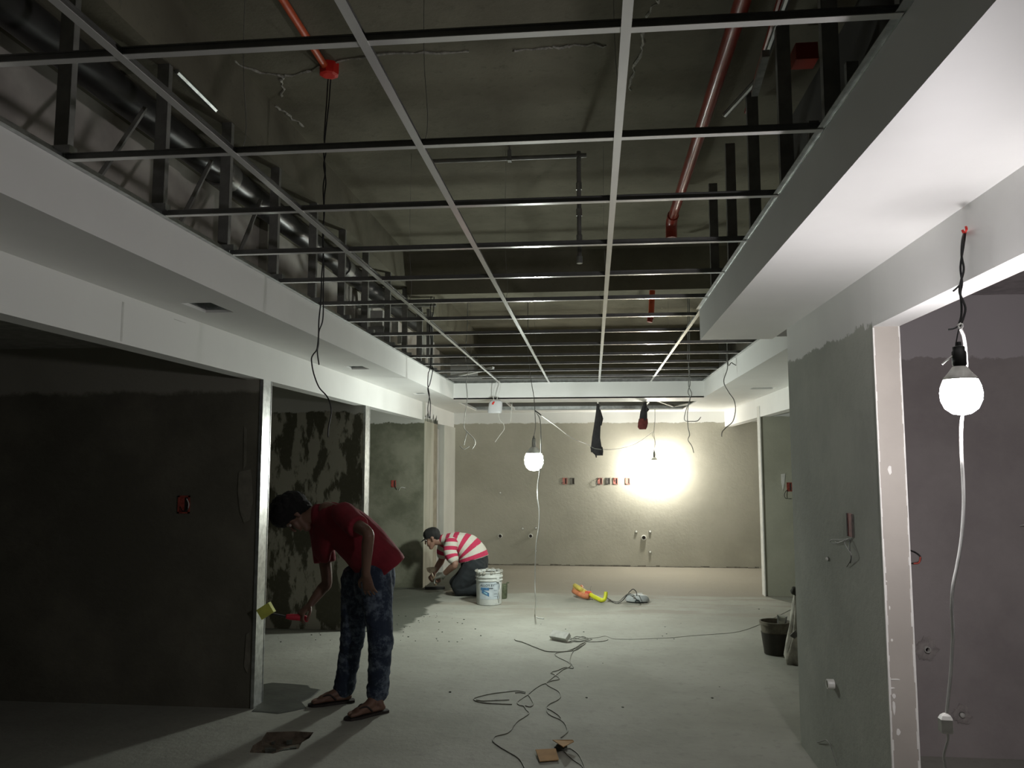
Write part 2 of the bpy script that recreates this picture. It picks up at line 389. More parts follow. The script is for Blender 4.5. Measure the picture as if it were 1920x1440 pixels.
# right-hand far soffit
struct('ceiling', plate(XF2, 2.05, 4.89, YF, ZS, ZS+0.015, [(1.71, 1.95, 8.72, 8.9)]), paint, 'white soffit beyond the pillar on the right', 'ceiling')
struct('trim_5', MB().box(XF2, XF2+0.015, 5.28, YF, ZS+0.015, ZG+0.03), paint, 'white upright edge of the recess on the far right', 'ceiling edge')
struct('trim_6', MB().box(2.05, 2.17, 4.89, YB, ZH, ZS+0.02).box(2.17, 2.2, 4.89, YB, ZS, ZSLAB), paint, 'white beam over the right-hand openings beyond the pillar', 'beam')
struct('ceiling', MB().box(2.17, 5.2, 4.89, YB, ZS, ZS+0.02), paint, 'ceiling of the far right bay', 'ceiling')

# ---- right pillar, its beam and the room behind the bulb
pil_mat = plaster('pillar_plaster', (0.33, 0.34, 0.30), (0.44, 0.45, 0.40), zline=2.185, amp=0.075, scale=1.2, lo=0.3, hi=0.7, zfreq=0.7)
wr = struct('wall_right', MB().box(XR, XR+0.105, 3.434, 4.89, 0, ZG), pil_mat, 'grey plastered pillar wall with white beam on the right', 'wall')
obj('end_plaster', MB().box(XR+0.003, XR+0.102, 3.428, 3.434, 0, ZH), plaster_beige, wr)
for xe in (XR, XR+0.105):
    mb = MB(); z = 0.0
    while z < ZH - 0.01:
        dz = random.uniform(.02,.07); z2 = min(z+dz, ZH); ww = random.uniform(.0025,.006) * (1.5 if z < 1.2 else 1)
        mb.box(xe-(ww if xe > XR+.05 else .0015), xe+(ww if xe < XR+.05 else .0015), 3.4255, 3.436, z, z2); z = z2
    obj('corner_bead', mb, chip_white, wr)
for px, py, ww, hh in ((1668,880,8,20),(1680,1274,20,3),(1672,1290,14,3),(1676,1305,6,10),(1676,1325,5,30),(1672,1200,5,5),(1668,1140,3,8),(1662,1090,3,4),(1684,1372,8,14)):
    c = PY(px, py, 3.428); sc = 3.45/1500
    pts = [c + Vector((math.cos(a)*ww*sc*.5*random.uniform(.6,1.1), 0, math.sin(a)*hh*sc*.5*random.uniform(.6,1.1))) for a in [i*math.pi/4 for i in range(8)]]
    obj('paint_chip', MB().rings([pts, [p+Vector((0,-.0015,0)) for p in pts]], True), chip_white, wr)
obj('beam', MB().box(XR, XR+0.105, -3, 3.434, ZH, ZG), paint, wr)
obj('upper_board', MB().box(XR, XR+0.105, -3, 4.89, ZG, ZSLAB), plain('dark_board', (.10,.095,.085), .95, 0, .3, 3), wr)
room_mat = plaster('room_plaster', (0.36, 0.325, 0.32), (0.47, 0.43, 0.42), zline=2.2, amp=0.05, scale=1.3, lo=0.3, hi=0.7, white=(0.62,0.58,0.59), zfreq=0.8)
struct('wall_right', MB().box(XR+0.105, 5.2, 4.77, 4.89, 0, ZSLAB), room_mat, 'mauve grey plastered wall behind the near bulb', 'wall')
struct('ceiling', MB().box(XR+0.105, 5.2, -3, 4.77, 2.56, 2.58), plain('room_ceiling', (.55,.51,.52), .9), 'ceiling of the side room on the right', 'ceiling')
struct('wall_right', MB().box(5.1, 5.2, -3, YB, 0, ZSLAB), room_mat, 'far side of the right-hand rooms', 'wall')
# far right partition with white bead
r2_mat = plaster('right_plaster', (0.36, 0.36, 0.29), (0.44, 0.44, 0.36), zline=2.17, amp=0.012, scale=1.5, lo=0.3, hi=0.7)
wr2 = struct('wall_right', MB().box(2.055, 5.1, 10.12, 10.24, 0, ZSLAB), r2_mat, 'pale plastered partition on the right before the end wall', 'wall')
mb = MB().box(2.045, 2.058, 10.10, 10.25, 0, 2.30); obj('corner_bead', mb, chip_white, wr2)
q = [PY(x, y, 10.118) for x, y in ((1464,889),(1472,888),(1471,905),(1468,920),(1465,905))]
obj('plaster_splash', MB().rings([q, [p+Vector((0,-.003,0)) for p in q]], True), chip_white, wr2)

# ================================================================== CEILING GRID
ROWS = [1.16, 1.79, 2.42, 3.02, 3.64, 4.25, 4.89, 5.50, 6.13, 6.80, 7.45, 8.08, 8.70, 9.32]
MAINS = [-1.155, -0.537, 0.086, 0.717]
web_mat = plain('galvanised_web', (0.26, 0.26, 0.25), 0.4, 0.8, 0.2, 10)
def two_tone(o):
    o.data.materials.append(web_mat)
    for p in o.data.polygons:
        if p.index >= 6: p.material_index = 1
    return o
grid = thing('ceiling_grid', 'suspended grid of white metal tees with no tiles in it', 'ceiling grid', (0, 5, ZG))
def tee_mesh(length, axis, w=.024, h=.021):
    mb = MB()
    if axis == 'y':
        mb.box(-w/2, w/2, 0, length, 0, .002); mb.box(-.002, .002, 0, length, .002, h); mb.box(-.005, .005, 0, length, h, h+.004)
    else:
        mb.box(0, length, -w/2, w/2, 0, .002); mb.box(0, length, -.002, .002, .002, h); mb.box(0, length, -.005, .005, h, h+.004)
    return mb
for i, xm in enumerate(MAINS):
    y0 = 5.28 if i == 3 else -1.0
    mb = tee_mesh(YF - y0, 'y'); mb.v = [v + Vector((xm, y0, ZG-0.001)) for v in mb.v]
    two_tone(obj('main_tee', mb, tee_mat, grid))
tee_cache = {}
for y in ROWS:
    xs = [XF] + MAINS[:3] + ([0.717, XF2] if y > 5.28 else [0.705])
    for a, b in zip(xs, xs[1:]):
        key = round(b - a, 3)
        if key not in tee_cache:
            mb = tee_mesh(b - a - 0.006, 'x')
            o = two_tone(obj('cross_tee', mb, tee_mat, None, (0,0,0))); tee_cache[key] = o
        else:
            o = tee_cache[key].copy(); COL.objects.link(o)
        o.parent = grid; o.location = Vector((a + 0.003, y + random.uniform(-.006,.006), ZG + 0.001 + random.uniform(0,.001))) - grid.location
for mb in (MB().box(XF, XF+.022, -1, YF, ZG, ZG+.002).box(XF, XF+.0015, -1, YF, ZG, ZG+.022),
           MB().box(.683, .705, -1, 5.28, ZG+.004, ZG+.006).box(.7035, .705, -1, 5.28, ZG, ZG+.03),
           MB().box(XF2-.022, XF2, 5.28, YF, ZG, ZG+.002).box(XF2-.0015, XF2, 5.28, YF, ZG, ZG+.03),
           MB().box(XF, XF2, YF-.022, YF, ZG+.003, ZG+.005).box(XF, XF2, YF-.0015, YF, ZG, ZG+.035)):
    obj('wall_angle', mb, galv, grid)
for xm in MAINS:
    for y in ROWS[2::4]:
        if xm > .7 and y < 5.4: continue
        obj('hanger_wire', MB().tube(smooth([(xm, y+.05, ZG+.03), (xm+.01, y+.06, ZG+.12), (xm-.005, y+.05, ZG+.4), (xm, y+.05, ZSLAB)], 3), .0012, 4), stud_mat, grid)
for y0 in (5.0, 7.0):       # loose brace lying on the grid, far left
    pass
o = obj('loose_batten', MB().tube([PZ(838, 708, ZG+.03), PZ(925, 690, ZG+.06)], .02, 4), tee_mat); tag(o, 'pale metal batten lying askew at the far left grid corner', 'batten')

# runners in the slot before the end wall
slot = thing('slot_framing', 'steel framing inside the ceiling slot by the end wall', 'framing', (0, 11.4, ZS))
for a, b, r in (((948,752),(965,768),.02), ((1121,752),(1121,768),.014), ((1216,752),(1203,768),.02)):
    obj('runner', MB().tube([PZ(*a, ZS+.02), PZ(*b, ZS+.02)], r, 4), tee_mat, slot)
obj('runner', MB().tube([PZ(1232,750,ZS+.05), PZ(1262,761,ZS+.02), PZ(1292,757,ZS+.02)], .022, 4), tee_mat, slot)
obj('runner', MB().tube([PZ(868,755,ZS+.02), PZ(893,768,ZS+.02)], .018, 4), tee_mat, slot)
for y in (12.17, 10.62):
    obj('edge_channel', MB().box(-1.79, 1.35, y-.02, y+.02, ZS+.016, ZS+.06), galv, slot)

# ================================================================== THE VOID ABOVE
fr = thing('stud_framing', 'dark steel studs standing along the left ceiling edge', 'framing', (XF-.03, 5, ZG))
stud_me = None
for y in [1.85, 2.46, 3.07, 3.66, 4.27, 4.90, 5.5, 6.1, 6.8, 7.45, 8.1, 8.7]:
    if stud_me is None:
        mb = MB().box(-.025,.025,-.0015,.0015,0,.68).box(-.025,-.0235,-.0015,.03,0,.68).box(.0235,.025,-.0015,.03,0,.68)
        s0 = obj('stud', mb, stud_mat, None, (0,0,0)); stud_me = s0.data; o = s0
    else:
        o = s0.copy(); COL.objects.link(o)
    o.parent = fr; o.location = Vector((XF-.045, y, ZG+.002)) - fr.location
for x0, z0, mt in ((XF-.075, ZG+.03, stud_mat), (XF-.03, ZG+.021, galv)):
    obj('track', MB().box(x0, x0+.03, -1, YF, z0, z0+.003).box(x0, x0+.002, -1, YF, z0, z0+.025), mt, fr)
for k, y in enumerate((2.75, 3.35, 3.95)):
    obj('diagonal_brace', MB().tube([(XF-.11, y, ZG+.05), (XF-.14, y+.35, ZG+.5)], .012, 5), stud_mat, fr)
for k, y in enumerate(ROWS[2:]):
    obj('clip', MB().box(XF-.035, XF+.03, y-.02, y+.02, ZG+.023, ZG+.05), galv, fr)
fr2 = thing('stud_framing', 'dark steel studs standing along the right ceiling edge', 'framing', (.74, 3, ZG))
for y in (1.86, 2.47, 3.05, 3.65, 4.25, 4.87):
    o = s0.copy(); COL.objects.link(o); o.parent = fr2; o.location = Vector((.75, y, ZG+.03)) - fr2.location
for y in (2.2, 2.8, 3.4, 4.0, 4.6):
    o = s0.copy(); COL.objects.link(o); o.parent = fr2; o.location = Vector((1.12, y, ZG+.03)) - fr2.location
obj('track', MB().box(.722, .76, -1, 5.26, ZG+.006, ZG+.03), stud_mat, fr2)
struct('wall_left', MB().box(-2.32, -2.29, -3, YB, ZS+.02, 3.28), void_mat, 'rough board seen in the void behind the left studs', 'wall')

def pipe(name, pts, r, mat, label, seg=12, cat='pipe'):
    return tag(obj(name, MB().tube(pts, r, seg), mat, sm=False, auto=True), label, cat)
p = thing('drain_pipe', 'thick dark pipe running under the slab on the left', 'pipe', (-2.02, 3, 3.17))
obj('pipe_run', MB().tube([(-2.02, -1, 3.19), (-2.02, 9, 3.19)], .075, 14), dark_pipe_mat, p, auto=True)
for y in (1.9, 4.05, 6.2):
    obj('coupling', MB().tube([(-2.02, y, 3.19), (-2.02, y+.12, 3.19)], .086, 14), grey_pipe_mat, p, auto=True)
pipe('metal_strip', [PZ(331,134,3.27), PZ(404,206,3.27)], .012, galv, 'short bright strip of metal under the left beam', 6, 'strip')
pr = thing('sprinkler_pipe', 'dark red pipe running along the right side of the void', 'pipe', (.6, 3, 3.4))
obj('pipe_run', MB().tube([(.6, -1, 3.4), (.6, 5.8, 3.4)], .034, 14), red_pipe_mat, pr, auto=True)
obj('elbow', MB().tube(smooth([(.6, 5.78, 3.4), (.6, 5.9, 3.39), (.6, 5.94, 3.33), (.6, 5.94, 3.27)], 4), .042, 14), red_pipe_mat, pr, auto=True)
o = thing('sprinkler_drop', 'short orange pipe hanging in the void above the far right grid', 'pipe', PY(1222, 575, 7.2))
obj('drop', MB().tube([PY(1223, 545, 7.2), PY(1221, 590, 7.2)], .026, 12), orange_mat, o, auto=True)
obj('nozzle', MB().tube([PY(1221, 588, 7.2), PY(1218, 604, 7.2)], [.03, .024], 12), red_pipe_mat, o, auto=True)
g = thing('grey_pipe', 'thin grey pipe that turns down in the middle of the void', 'pipe', PY(1085, 300, 4.9))
a, b, c = PY(800, 300, 4.9), PY(1085, 292, 4.9), PY(1091, 488, 4.9); a.z = b.z; c.x = b.x
obj('pipe_run', MB().tube(smooth([a, b + Vector((-.03,0,0)), b, b + Vector((0,0,-.03)), c], 3), .014, 10), grey_pipe_mat, g, auto=True)
for t in (.3, .55, .8, 1.0):
    q = b.lerp(c, t); obj('coupling', MB().tube([q + Vector((0,0,.025)), q - Vector((0,0,.02))], .019, 10), galv, g, auto=True)
q = a.lerp(b, .55); obj('hanger', MB().box(q.x-.012, q.x+.012, q.y-.02, q.y+.02, q.z-.02, q.z+.05), stud_mat, g)
obj('hanger', MB().tube([q, (q.x, q.y, ZSLAB)], .005, 5), stud_mat, g)
# red conduit and its junction box on the slab
rc = thing('junction_conduit', 'red conduit ending in a round red box on the slab', 'conduit', PZ(617, 140, 3.56))
e = PZ(612, 128, 3.575); s = PZ(505, -40, 3.575)
obj('conduit', MB().tube([s, e], .018, 10), orange_mat, rc, auto=True)
obj('junction_box', MB().lathe(PZ(617, 142, 3.54), (0,0,1), [(.03,0),(.048,.004),(.05,.015),(.05,.06)], 8), red_box_mat, rc)
rc2 = thing('junction_conduit', 'dark red conduit and square box in the right-hand void', 'conduit', PZ(1505, 105, 3.5))
obj('conduit', MB().tube([PZ(1480,-60,3.5), PZ(1400, 210, 3.5)], .014, 8), red_pipe_mat, rc2)
obj('junction_box', MB().obox(PZ(1508, 105, 3.5), (.05,0,0), (0,.05,0), (0,0,.04)), red_pipe_mat, rc2)
pipe('flexible_conduit', [PZ(1490, -40, 3.3), PZ(1420, 150, 3.3), PZ(1360, 215, 3.3)], .014, grey_pipe_mat, 'slim grey conduit slanting through the right-hand void', 8, 'conduit')
pipe('duct_strip', [PZ(1436,100,3.2), PZ(1415,175,3.2)], .02, galv, 'bright strip of metal hanging in the right-hand void', 4, 'duct')
# pale boards and studs glimpsed behind the far left of the grid
bd = thing('board_framing', 'framed pale boards behind the grid at the far left', 'framing', (-2.1, 7.2, ZG))
for x, w_, z0, z1, mt in ((650, 36, 590, 625, paint_grey), (694, 24, 582, 612, chip_white), (690, 30, 612, 640, paint_grey), (735, 12, 600, 625, chip_white), (745, 8, 628, 645, chip_white)):
    A = PY(x, z1, 7.6); B_ = PY(x+w_, z0, 7.6); obj('board', MB().box(A.x, B_.x, 7.6, 7.62, A.z, B_.z), mt, bd)
for x in (642, 680, 724, 757, 786, 800):
    A = PY(x, 665, 7.55); B_ = PY(x+5, 580, 7.55); obj('stud', MB().box(A.x, A.x+.03, 7.53, 7.56, ZG+.01, B_.z), stud_mat, bd)
obj('head_track', MB().box(PY(640,575,7.55).x, -1.5, 7.52, 7.57, PY(640,578,7.55).z, PY(640,572,7.55).z), galv, bd)

# ================================================================== BULBS
def bulb(c, r, tint, power, label, mats_socket, h_socket=0.10):
    """bulb hanging base up, glass sized up to take in its glare; c = centre of the glass"""
    c = Vector(c); t = thing('light_bulb', label, 'light bulb', c - Vector((0,0,r*1.15)))
    prof = [(.004,-1.12*r),(.45*r,-1.04*r),(.78*r,-.78*r),(.97*r,-.35*r),(r,.05*r),(.95*r,.36*r),(.86*r,.60*r),(.80*r,.74*r)]
    obj('glass', MB().lathe(c, (0,0,1), prof, 20), emissive('bulb_glow_' + str(len(MATS)), tint, power), t, sm=True)
    obj('collar', MB().lathe(c, (0,0,1), [(.82*r,.72*r),(.80*r,.82*r),(.58*r,1.08*r),(.34*r,1.42*r)], 18), pvc, t, auto=True)
    z = 1.42*r
    obj('socket', MB().lathe(c, (0,0,1), [(.016,z),(.02,z+.005),(.02,z+h_socket*.6),(.017,z+h_socket*.65),(.017,z+h_socket*.8),(.009,z+h_socket*.84),(.008,z+h_socket)], 16), mats_socket, t, auto=True)
    return t, c + Vector((0,0,z+h_socket))
def wire(name, pts, r, mat, parent, n=5):
    return obj(name, MB().tube(smooth(pts, n), r, 5), mat, parent, sm=True)

YR = 2.53
t, top = bulb(PY(1802, 738, YR), 0.058, TINT_RIGHT, BULB_RIGHT, 'glowing white bulb hanging at the right, nearest the camera', black_wire, .075)
def R_(x, y, d=0): return PY(x, y, YR + d)
wire('twisted_wire', [PX(1808, 436, XR-.003), R_(1804,452), R_(1803,480), R_(1807,505), R_(1801,530), R_(1799,548), R_(1806,565), R_(1810,580), R_(1805,600), R_(1799,612)], .0035, black_wire, t)
wire('twisted_wire', [PX(1810, 436, XR-.003), R_(1807,460,.01), R_(1801,500,.01), R_(1804,530,.01), R_(1801,550,.01), R_(1803,575,.01), R_(1802,595,.01), R_(1797,610,.01)], .0035, black_wire, t)
wire('wire_tail', [R_(1802,532), R_(1794,540), R_(1787,546)], .003, black_wire, t)
wire('wire_tail', [R_(1799,611), R_(1788,616), R_(1778,618)], .003, black_wire, t)
wire('copper_end', [PX(1808, 438, XR-.004), R_(1812,431), R_(1811,425)], .004, red_box_mat, t)
wire('wire_tail', [R_(1807,437), R_(1804,431)], .004, red_box_mat, t)
wire('suspension_wire', [R_(1799,612), R_(1795,630), R_(1792,650), top + Vector((0,0,-.01))], .002, black_wire, t)
wire('socket_lead', [R_(1786,668), R_(1776,675), R_(1767,683)], .0028, white_wire, t)
wire('knot', [R_(1797,610), R_(1802,607), R_(1804,612), R_(1799,616), R_(1796,611)], .004, white_wire, t)
cord = thing('extension_lead', 'white cord hanging down beside the near bulb to a plug', 'cord', R_(1772,1440))
pts = [R_(1799,613,.03), R_(1807,630,.05), R_(1811,660,.075), R_(1812,700,.085), R_(1808,760,.085), R_(1803,795,.03), R_(1803,850), R_(1806,900), R_(1807,950), R_(1803,1010), R_(1795,1060), R_(1787,1100), R_(1785,1140), R_(1787,1190), R_(1783,1260), R_(1778,1310), R_(1775,1342)]
wire('cord', pts, .0052, white_wire, cord)
mb = MB(); c = R_(1774,1356)
mb.rings([[c + Vector((x*s, y*s, z)) for x, y in ((-.017,-.012),(.012,-.014),(.018,0),(.014,.013),(-.017,.012))] for z, s in ((-.026,.95),(-.022,1.08),(.012,1.05),(.022,.75),(.028,.35))])
obj('plug_socket', mb, pvc, cord)
wire('lower_cord', [R_(1774,1368), R_(1778,1385), R_(1774,1400), R_(1770,1420), R_(1774,1450), R_(1772,1520), R_(1760,1600), Vector((.93,2.6,.006)), Vector((.7,2.4,.006))], .004, white_wire, cord)

YM = 8.2
t, top = bulb(PY(1001, 863, YM), 0.096, TINT_MID, BULB_MID * (.058/.096)**2 * 1.0, 'glowing white bulb hanging in the middle of the corridor', grey_pipe_mat, .11)  # oversized glass stands in for the glare round the bulb
def M_(x, y, d=0): return PY(x, y, YM + d)
wire('suspension_wire', [M_(990,655) + Vector((0,0,.55)), M_(990,655), M_(992,680), M_(996,715), M_(1001,745), M_(1003,775), M_(1004,800), top], .004, grey_wire, t)
wire('guy_sleeve', [M_(1003,770), M_(1009,774), M_(1015,779)], .006, black_wire, t)
cord = thing('extension_lead', 'thin white cord hanging from the middle bulb to the floor', 'cord', M_(1003,1150))
wire('cord', [M_(1003,772,.05), M_(1012,785,.02), M_(1014,812,-.1), M_(1014,850,-.12), M_(1011,890,-.1), M_(1008,912), M_(1008,935), M_(1011,960), M_(1010,990), M_(1006,1015), M_(1004,1045), M_(1003,1090), M_(1004,1130), PZ(1003,1152,.005), PZ(1008,1158,.005), PZ(1020,1160,.005)], .0055, white_wire, cord)

YBK = 12.53
t, top = bulb(PY(1227, 870, YBK), 0.075, TINT_BACK, BULB_BACK * (.058/.075)**2, 'glowing bulb hanging close to the far end wall', grey_pipe_mat, .10)
def B_(x, y, d=0): return PY(x, y, YBK + d)
wire('suspension_wire', [B_(1228,768,-.35), B_(1228,790), B_(1226,812), B_(1228,828), top], .004, grey_wire, t)
wire('suspension_wire', [B_(1226,808), B_(1223,815), B_(1228,826), B_(1229,838)], .003, grey_wire, t)
sw = thing('cable_swag', 'pale cable sagging from the middle bulb to the far bulb', 'cable', M_(1015,779))
wire('cable', [M_(1015,779), PY(1040,797,8.9), PY(1070,820,9.8), PY(1098,832,10.6), PY(1118,840,10.9), PY(1140,843,11.2), PY(1165,841,11.6), PY(1190,833,12.0), PY(1212,819,12.3), B_(1225,809)], .0055, white_wire, sw)

# ================================================================== HANGING WIRES
def hangs(label, Y, strands, mat=black_wire, r=.004):
    allp = [p for s in strands for p in s]; lo = max(allp, key=lambda p: p[1])
    t = thing('hanging_wire', label, 'wire', PY(lo[0], lo[1], Y))
    for k, s in enumerate(strands):
        pts = [PY(x, y, Y + .012*k) for x, y in s]
        if s[0][1] < 700 and pts[0].z > ZG - .3: pts = [Vector((pts[0].x + .01, pts[0].y, ZSLAB))] + pts
        wire('strand', pts, r, mat, t)
    return t
hangs('long pair of black wires hanging from the round red box', 3.86, [
    [(615,150),(613,185),(610,225),(608,262),(611,285),(607,310),(611,340),(608,370),(608,400),(605,440),(606,480),(603,520),(602,560),(598,600),(597,632),(594,655),(587,665),(584,675),(588,700),(598,726),(612,742),(619,757),(621,775),(616,800),(615,820)],
    [(620,150),(617,190),(613,225),(609,262),(607,290),(610,320),(606,350),(607,385),(607,420),(606,460),(607,500),(606,545),(606,585),(604,605),(598,622),(597,645),(595,660),(598,684)]], r=.0036)
hangs('pair of dark wires hanging above the left column', 7.5, [
    [(807,590),(806,620),(809,645),(806,690),(803,700),(802,722),(805,742),(802,765),(804,784)],
    [(813,580),(808,600),(811,640),(808,690),(812,690),(806,720),(802,730),(807,755),(806,784)]], r=.0045)
hangs('single dark wire ending in a curled loop by the left column', 8.3, [
    [(877,575),(876,620),(872,665),(877,695),(874,715),(876,745),(872,775),(870,800),(876,810),(888,822),(891,832),(885,842)], [(876,808),(872,825),(870,835)], [(862,836),(870,842),(880,837)]], grey_wire, r=.0045)
hangs('short pale wire hanging under the plastic bag', 10.6, [[(934,755),(936,785),(944,795),(945,805),(938,815),(933,822),(928,829)], [(960,756),(958,780),(957,790)]], white_wire, .005)
hangs('dark twisted wires hanging before the right end of the end wall', 8.4, [
    [(1290,650),(1289,670),(1293,695),(1291,722),(1297,738),(1293,750),(1289,775),(1290,800),(1293,815),(1290,825),(1297,836),(1301,849)],
    [(1293,655),(1291,690),(1294,718),(1290,735),(1294,748),(1286,770),(1284,788),(1298,790),(1308,789),(1314,782)]], grey_wire, r=.0045)
hangs('single thin wire looping down at the far right corner', 7.7, [
    [(1364,645),(1362,665),(1364,690),(1357,715),(1366,735),(1376,750),(1379,768),(1374,790),(1362,801),(1354,810),(1353,819)], [(1364,668),(1372,680),(1386,688)]], grey_wire, r=.0045)

# ================================================================== CLOTH THINGS HANGING FROM THE FAR SLOT
def cloth_loft(path, widths, Y, thick, mat, seed, seg=18, amp=.22):
    """crumpled hanging cloth: rings down a path of pixels, width in pixels"""
    rings = []
    for i, ((x, y), wd) in enumerate(zip(path, widths)):
        c = PY(x, y, Y); s = Y/1490; rg = []
        for k in range(seg):
            a = 2*math.pi*k/seg
            f = 1 + amp*math.sin(3*a + seed + i*.35) + amp*.6*math.sin(5*a + 2*seed - i*.5)
            rg.append(c + Vector((math.cos(a)*wd*s*.5*f, math.sin(a)*thick*f, 0)))
        rings.append(rg)
    return MB().rings(rings)
black_cloth = plain('charcoal_cloth', (0.035, 0.034, 0.036), .95, 0, .3, 25, .2)
t = thing('hanging_trousers', 'dark trousers hanging by the waist from the far ceiling slot', 'trousers', PY(1118, 858, 10.55))
obj('legs', cloth_loft([(1121,757),(1121,765),(1121,780),(1119,800),(1117,820),(1117,836),(1118,845),(1119,848)], [4,5,9,12,15,18,19,18], 10.55, .028, black_cloth, .4), black_cloth, t, sm=True)
obj('hem', cloth_loft([(1118,838),(1119,846),(1123,854)], [19,19,12], 10.54, .032, black_cloth, .4), black_cloth, t, sm=True)
obj('cuff', MB().tube([PY(1109,838,10.5), PY(1115,841,10.5), PY(1128,843,10.5)], .006, 5), grey_wire, t)
obj('strap', cloth_loft([(1117,845),(1117,852),(1118,858)], [3,3,2], 10.55, .008, black_cloth, .1, 8), black_cloth, t)
obj('pocket_flap', cloth_loft([(1124,768),(1127,785),(1126,798)], [3,6,3], 10.55, .02, black_cloth, .9, 10), black_cloth, t, sm=True)
t = thing('hanging_shirt', 'dark cloth with red lower half hanging from the ceiling slot', 'cloth', PY(1203, 806, 10.6))
obj('upper_cloth', cloth_loft([(1210,754),(1208,762),(1206,772),(1205,788)], [3,8,11,13], 10.6, .035, black_cloth, 1.3), black_cloth, t, sm=True)
obj('red_cloth', cloth_loft([(1205,785),(1204,793),(1203,801),(1204,805)], [14,16,15,11], 10.6, .04, black_cloth, 1.3), plain('dull_red_cloth', (.16,.035,.03), .95, 0, .3, 25), t, sm=True)
obj('knot', cloth_loft([(1212,764),(1213,768),(1212,772)], [4,7,4], 10.58, .02, black_cloth, .5, 10), black_cloth, t, sm=True)
t = thing('plastic_bag', 'small white plastic bag with a red print tied to the grid', 'bag', PY(928, 775, 9.85))
bagm = plain('white_film', (.62,.62,.63), .3, 0, .1, 6)
obj('bag', cloth_loft([(929,750),(929,754),(928,762),(927,772),(927,775)], [16,25,26,27,24], 9.85, .02, bagm, .7, 16, .06), bagm, t, sm=True)
q = [PY(x, y, 9.822) for x, y in ((922,758),(925,753),(928,753),(925,759))]; obj('red_print', MB().rings([q, [p+Vector((0,-.002,0)) for p in q]]), red_box_mat, t)
for s in ([(936,712),(938,725),(934,740),(931,752)], [(933,712),(926,728),(925,742),(926,752)]):
    wire('string', [PY(x, y, 9.85) for x, y in s], .004, white_wire, t)

# ================================================================== WALL BOXES AND PIPE STUBS
def outlet(plane, px, py, w_, h_, label, wires=(), mat=rust, Y=None, X=None):
    """box let into the wall: a raised rim, a dark back and bits of wire"""
    if Y is not None:
        c = PY(px, py, Y); s = Y/1490; hw, hh = w_*s/2, h_*s/2
        t = thing('outlet_box', label, 'electrical box', c - Vector((0,0,hh)))
        mb = MB()
        for a, b, z0, z1 in ((-hw,-hw*.72,-hh,hh),(hw*.72,hw,-hh,hh),(-hw,hw,-hh,-hh*.82),(-hw,hw,hh*.82,hh)):
            mb.box(c.x+a, c.x+b, Y-.006, Y+.002, c.z+z0, c.z+z1)
        obj('rim', mb, mat, t)
        obj('back_plate', MB().box(c.x-hw*.75, c.x+hw*.1, Y-.0022, Y+.001, c.z-hh*.85, c.z+hh*.85), mat, t)
        obj('shadow_slot', MB().box(c.x+hw*.1, c.x+hw*.75, Y-.0022, Y+.001, c.z-hh*.85, c.z+hh*.85), hole_dark, t)
        for k, wl in enumerate(wires):
            wire('wire_end', [PY(x, y, Y-.01-.012*math.sin(math.pi*i/(len(wl)-1))) for i, (x, y) in enumerate(wl)], .0035*max(1, s*120)/1.0 if False else .0035, white_wire if k % 2 else black_wire, t)
    return t
outlet(None, 345, 946, 24, 34, 'dark red electrical box on the nearest left partition', [[(338,950),(342,958),(350,957),(354,948)], [(350,935),(354,945),(352,955)]], rust, Y=5.218)
outlet(None, 738, 907, 9, 13, 'small red box on the drying plaster of the left bay', [[(740,912),(744,918)], [(748,920),(752,914),(760,915)]], rust, Y=10.328)
pinkm = plain('pink_box', (.50,.20,.16), .7, 0, .3, 60)
for i, (x, lb, wl) in enumerate(((1059, 'electrical box first from the left on the end wall', [[(1052,906),(1057,904)]]), (1073, 'electrical box second from the left on the end wall', []),
                            (1125, 'electrical box with a loop of wire on the end wall', [[(1127,896),(1121,899),(1118,905),(1123,910),(1128,905)]]), (1140, 'grey electrical box just right of the looped wire', [[(1137,898),(1142,904),(1138,908)]]),
                            (1154, 'pink electrical box third in the row of four', [[(1151,897),(1155,902)]]), (1177, 'pink electrical box nearest the glare of the far bulb', []))):
    outlet(None, x, 902, 8.5, 12, lb, wl, pinkm if i not in (1, 3) else plain('grey_box', (.16,.15,.13), .8), Y=YB-.002)
outlet(None, 1480, 913, 9, 16, 'small reddish box at the pillar edge on the right partition', [[(1476,918),(1471,926),(1473,934),(1484,935)]], rust, Y=10.118)
# tall slot in the pillar
def XP(x, y): return PX(x, y, XR - .001)
t = thing('conduit_slot', 'tall narrow chase with loose wires in the grey pillar', 'electrical box', XP(1596, 1010))
a, b = XP(1589, 962), XP(1600, 1008)
obj('back_plate', MB().box(XR-.002, XR+.004, b.y, a.y, b.z, a.z), rust, t)
obj('side_lip', MB().box(XR-.006, XR+.002, a.y-.003, a.y+.006, b.z, a.z).box(XR-.006, XR+.002, b.y-.006, b.y, b.z, a.z), hole_dark, t)
for s in ([(1597,1010),(1585,1012),(1570,1012),(1564,1016),(1572,1019),(1584,1014)], [(1597,1010),(1590,1016),(1596,1026),(1604,1038),(1601,1050),(1590,1063)], [(1596,1012),(1601,1030),(1604,1044),(1597,1056)], [(1568,1014),(1580,1018),(1598,1008)]):
    wire('loose_wire', [XP(x, y) + Vector((-.006-.014*math.sin(math.pi*i/(len(s)-1)), 0, 0)) for i, (x, y) in enumerate(s)], .0022, grey_wire if len(s) != 4 else black_wire, t)
